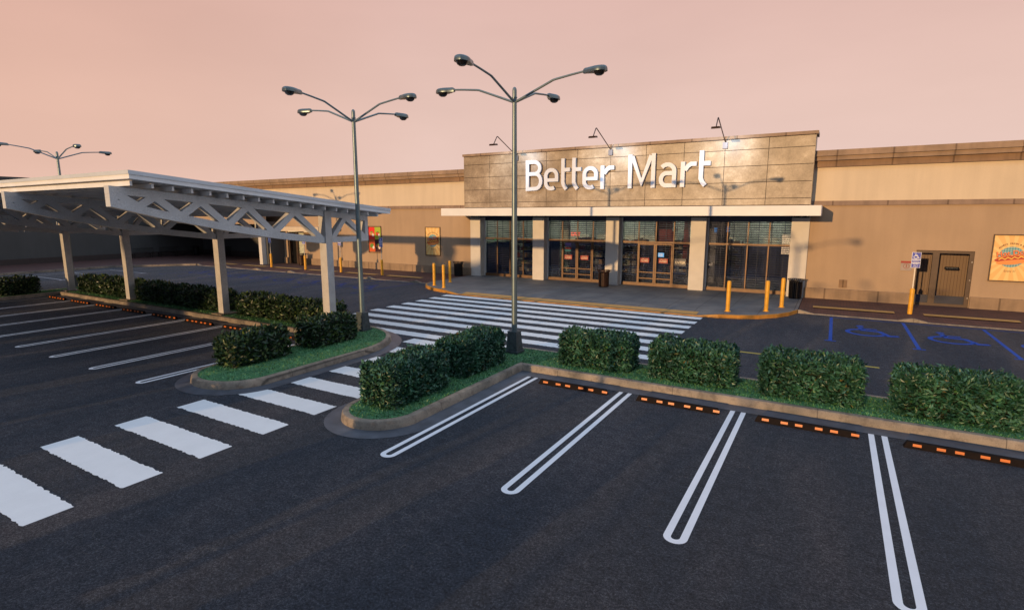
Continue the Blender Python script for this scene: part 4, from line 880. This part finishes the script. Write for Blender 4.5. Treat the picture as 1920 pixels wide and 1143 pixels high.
def bin_(mat):
    r = empty('litter_bin'); mb = MB()
    mb.lathe([(.26, 0), (.27, .03), (.285, .80), (.27, .82), (.02, .82)], n=24); b_ = mb.build('liner', 'plaque_black', r, smooth=True)
    for k in range(24):
        a = 2*math.pi*k/24; c, s_ = math.cos(a), math.sin(a)
        if k == 0: sl_ = MB()
        q = sl_; pts = [(.295, .04), (.31, .80), (.33, .88), (.37, .94)]
        for (r0, z0), (r1, z1) in zip(pts, pts[1:]):
            w = .024; q.add([(c*r0-s_*w, s_*r0+c*w, z0), (c*r0+s_*w, s_*r0-c*w, z0), (c*r1+s_*w, s_*r1-c*w, z1), (c*r1-s_*w, s_*r1+c*w, z1)], [(0, 1, 2, 3)])
    sl_.build('slats', mat, r, fix=False)
    mb = MB(); mb.lathe([(.36, .935), (.385, .935), (.385, .965), (.36, .965), (.36, .935)], n=24, cap=False); mb.build('rim', mat, r, smooth=True); return r
bn = bin_('bin_black')
bb = bin_('bin_brown')
for src, x, y, lb in ((bn, -1.45, 30.25, 'black slatted litter bin against the rightmost white pillar'), (bb, -11.3, 29.7, 'brown slatted litter bin standing between the two double doors'), (None, -21.95, 30.1, 'dark litter bin in shadow left of the shop windows, behind the bollards'), (None, -38.0, 30.2, 'dark brown litter bin at the far left entrance'), (None, -57.6, 32.6, 'litter bin barely visible in the dark corner')):
    o = src or copy_tree(bn if x > -30 or x < -50 else bb); o.location = (x, y, .15); tag(o, lb, 'litter bin', 'slatted litter bins')
def bench():
    r = empty('bench'); mb = MB(); [mb.box(-.9, .9, y, y+.08, .43, .46) for y in (-.25, -.15, -.05, .05, .15)]; mb.build('seat', 'bin_black', r)
    mb = MB(); [mb.box(-.9+.1*k, -.88+.1*k, .24, .26, .47, .92) for k in range(19)]; mb.box(-.9, .9, .235, .265, .921, .96); mb.build('backrest', 'bin_black', r)
    for s_ in (-1, 1): mb = MB(); mb.box(s_*.8-.03, s_*.8+.03, -.24, -.18, 0, .43); mb.box(s_*.8-.03, s_*.8+.03, .2, .234, 0, .47); mb.build('leg', 'bin_black', r)
    return r
be = bench()
for k, (x, y, rz, lb) in enumerate(((-57.9, 27.5, -P2, 'dark slatted bench against the shaded wall, nearest one of three'), (-57.9, 29.9, -P2, 'dark slatted bench in the middle along the shaded wall'), (-54.0, 33.3, 0, 'dark slatted bench right of the corner bin, partly behind a carport column'))):
    o = be if k == 0 else copy_tree(be); o.location = (x, y, .15); o.rotation_euler.z = rz; tag(o, lb, 'bench', 'benches in the dark walkway')
# trees behind the viewer (they only throw their shadows across the lot)
def tree(x, y, h, rad, seed, lb):
    r = empty('tree', (x, y, 0)); tag(r, lb, 'tree', 'trees behind the viewer'); rn = random.Random(seed)
    mb = MB(); mb.tube([(0, 0, 0), (.1, .05, h*.35), (0, .1, h*.7)], .2, 10, .06)
    for k in range(5): a = k*1.26; mb.tube([(0, 0, h*.35), (math.cos(a)*rad*.6, math.sin(a)*rad*.6, h*.65)], .08, 8, .03)
    mb.build('trunk', 'bark', r, smooth=True); mb = MB()
    cl_ = [(rn.uniform(-rad, rad)*.7, rn.uniform(-rad, rad)*.7, h*rn.uniform(.45, .9), rad*rn.uniform(.3, .5)) for _ in range(16)]
    for _ in range(5000):
        cx, cy, cz, cr = rn.choice(cl_); d = Vector((rn.gauss(0, 1), rn.gauss(0, 1), rn.gauss(0, 1))).normalized()*cr*rn.uniform(.5, 1); p = Vector((cx, cy, cz))+d
        u = Vector((rn.gauss(0, 1), rn.gauss(0, 1), rn.gauss(0, 1))).normalized(); v = u.cross(d).normalized(); s_ = .2
        mb.add([p-u*s_, p+v*s_*.5, p+u*s_, p-v*s_*.5], [(0, 1, 2, 3)])
    mb.build('crown', 'leaf_dark', r, fix=False)
tree(-35.4, -33, 10.4, 2.1, 1, 'leafy tree behind the viewer, left one of two'); tree(-33.4, -36, 10.2, 1.9, 2, 'leafy tree behind the viewer, right one of two')
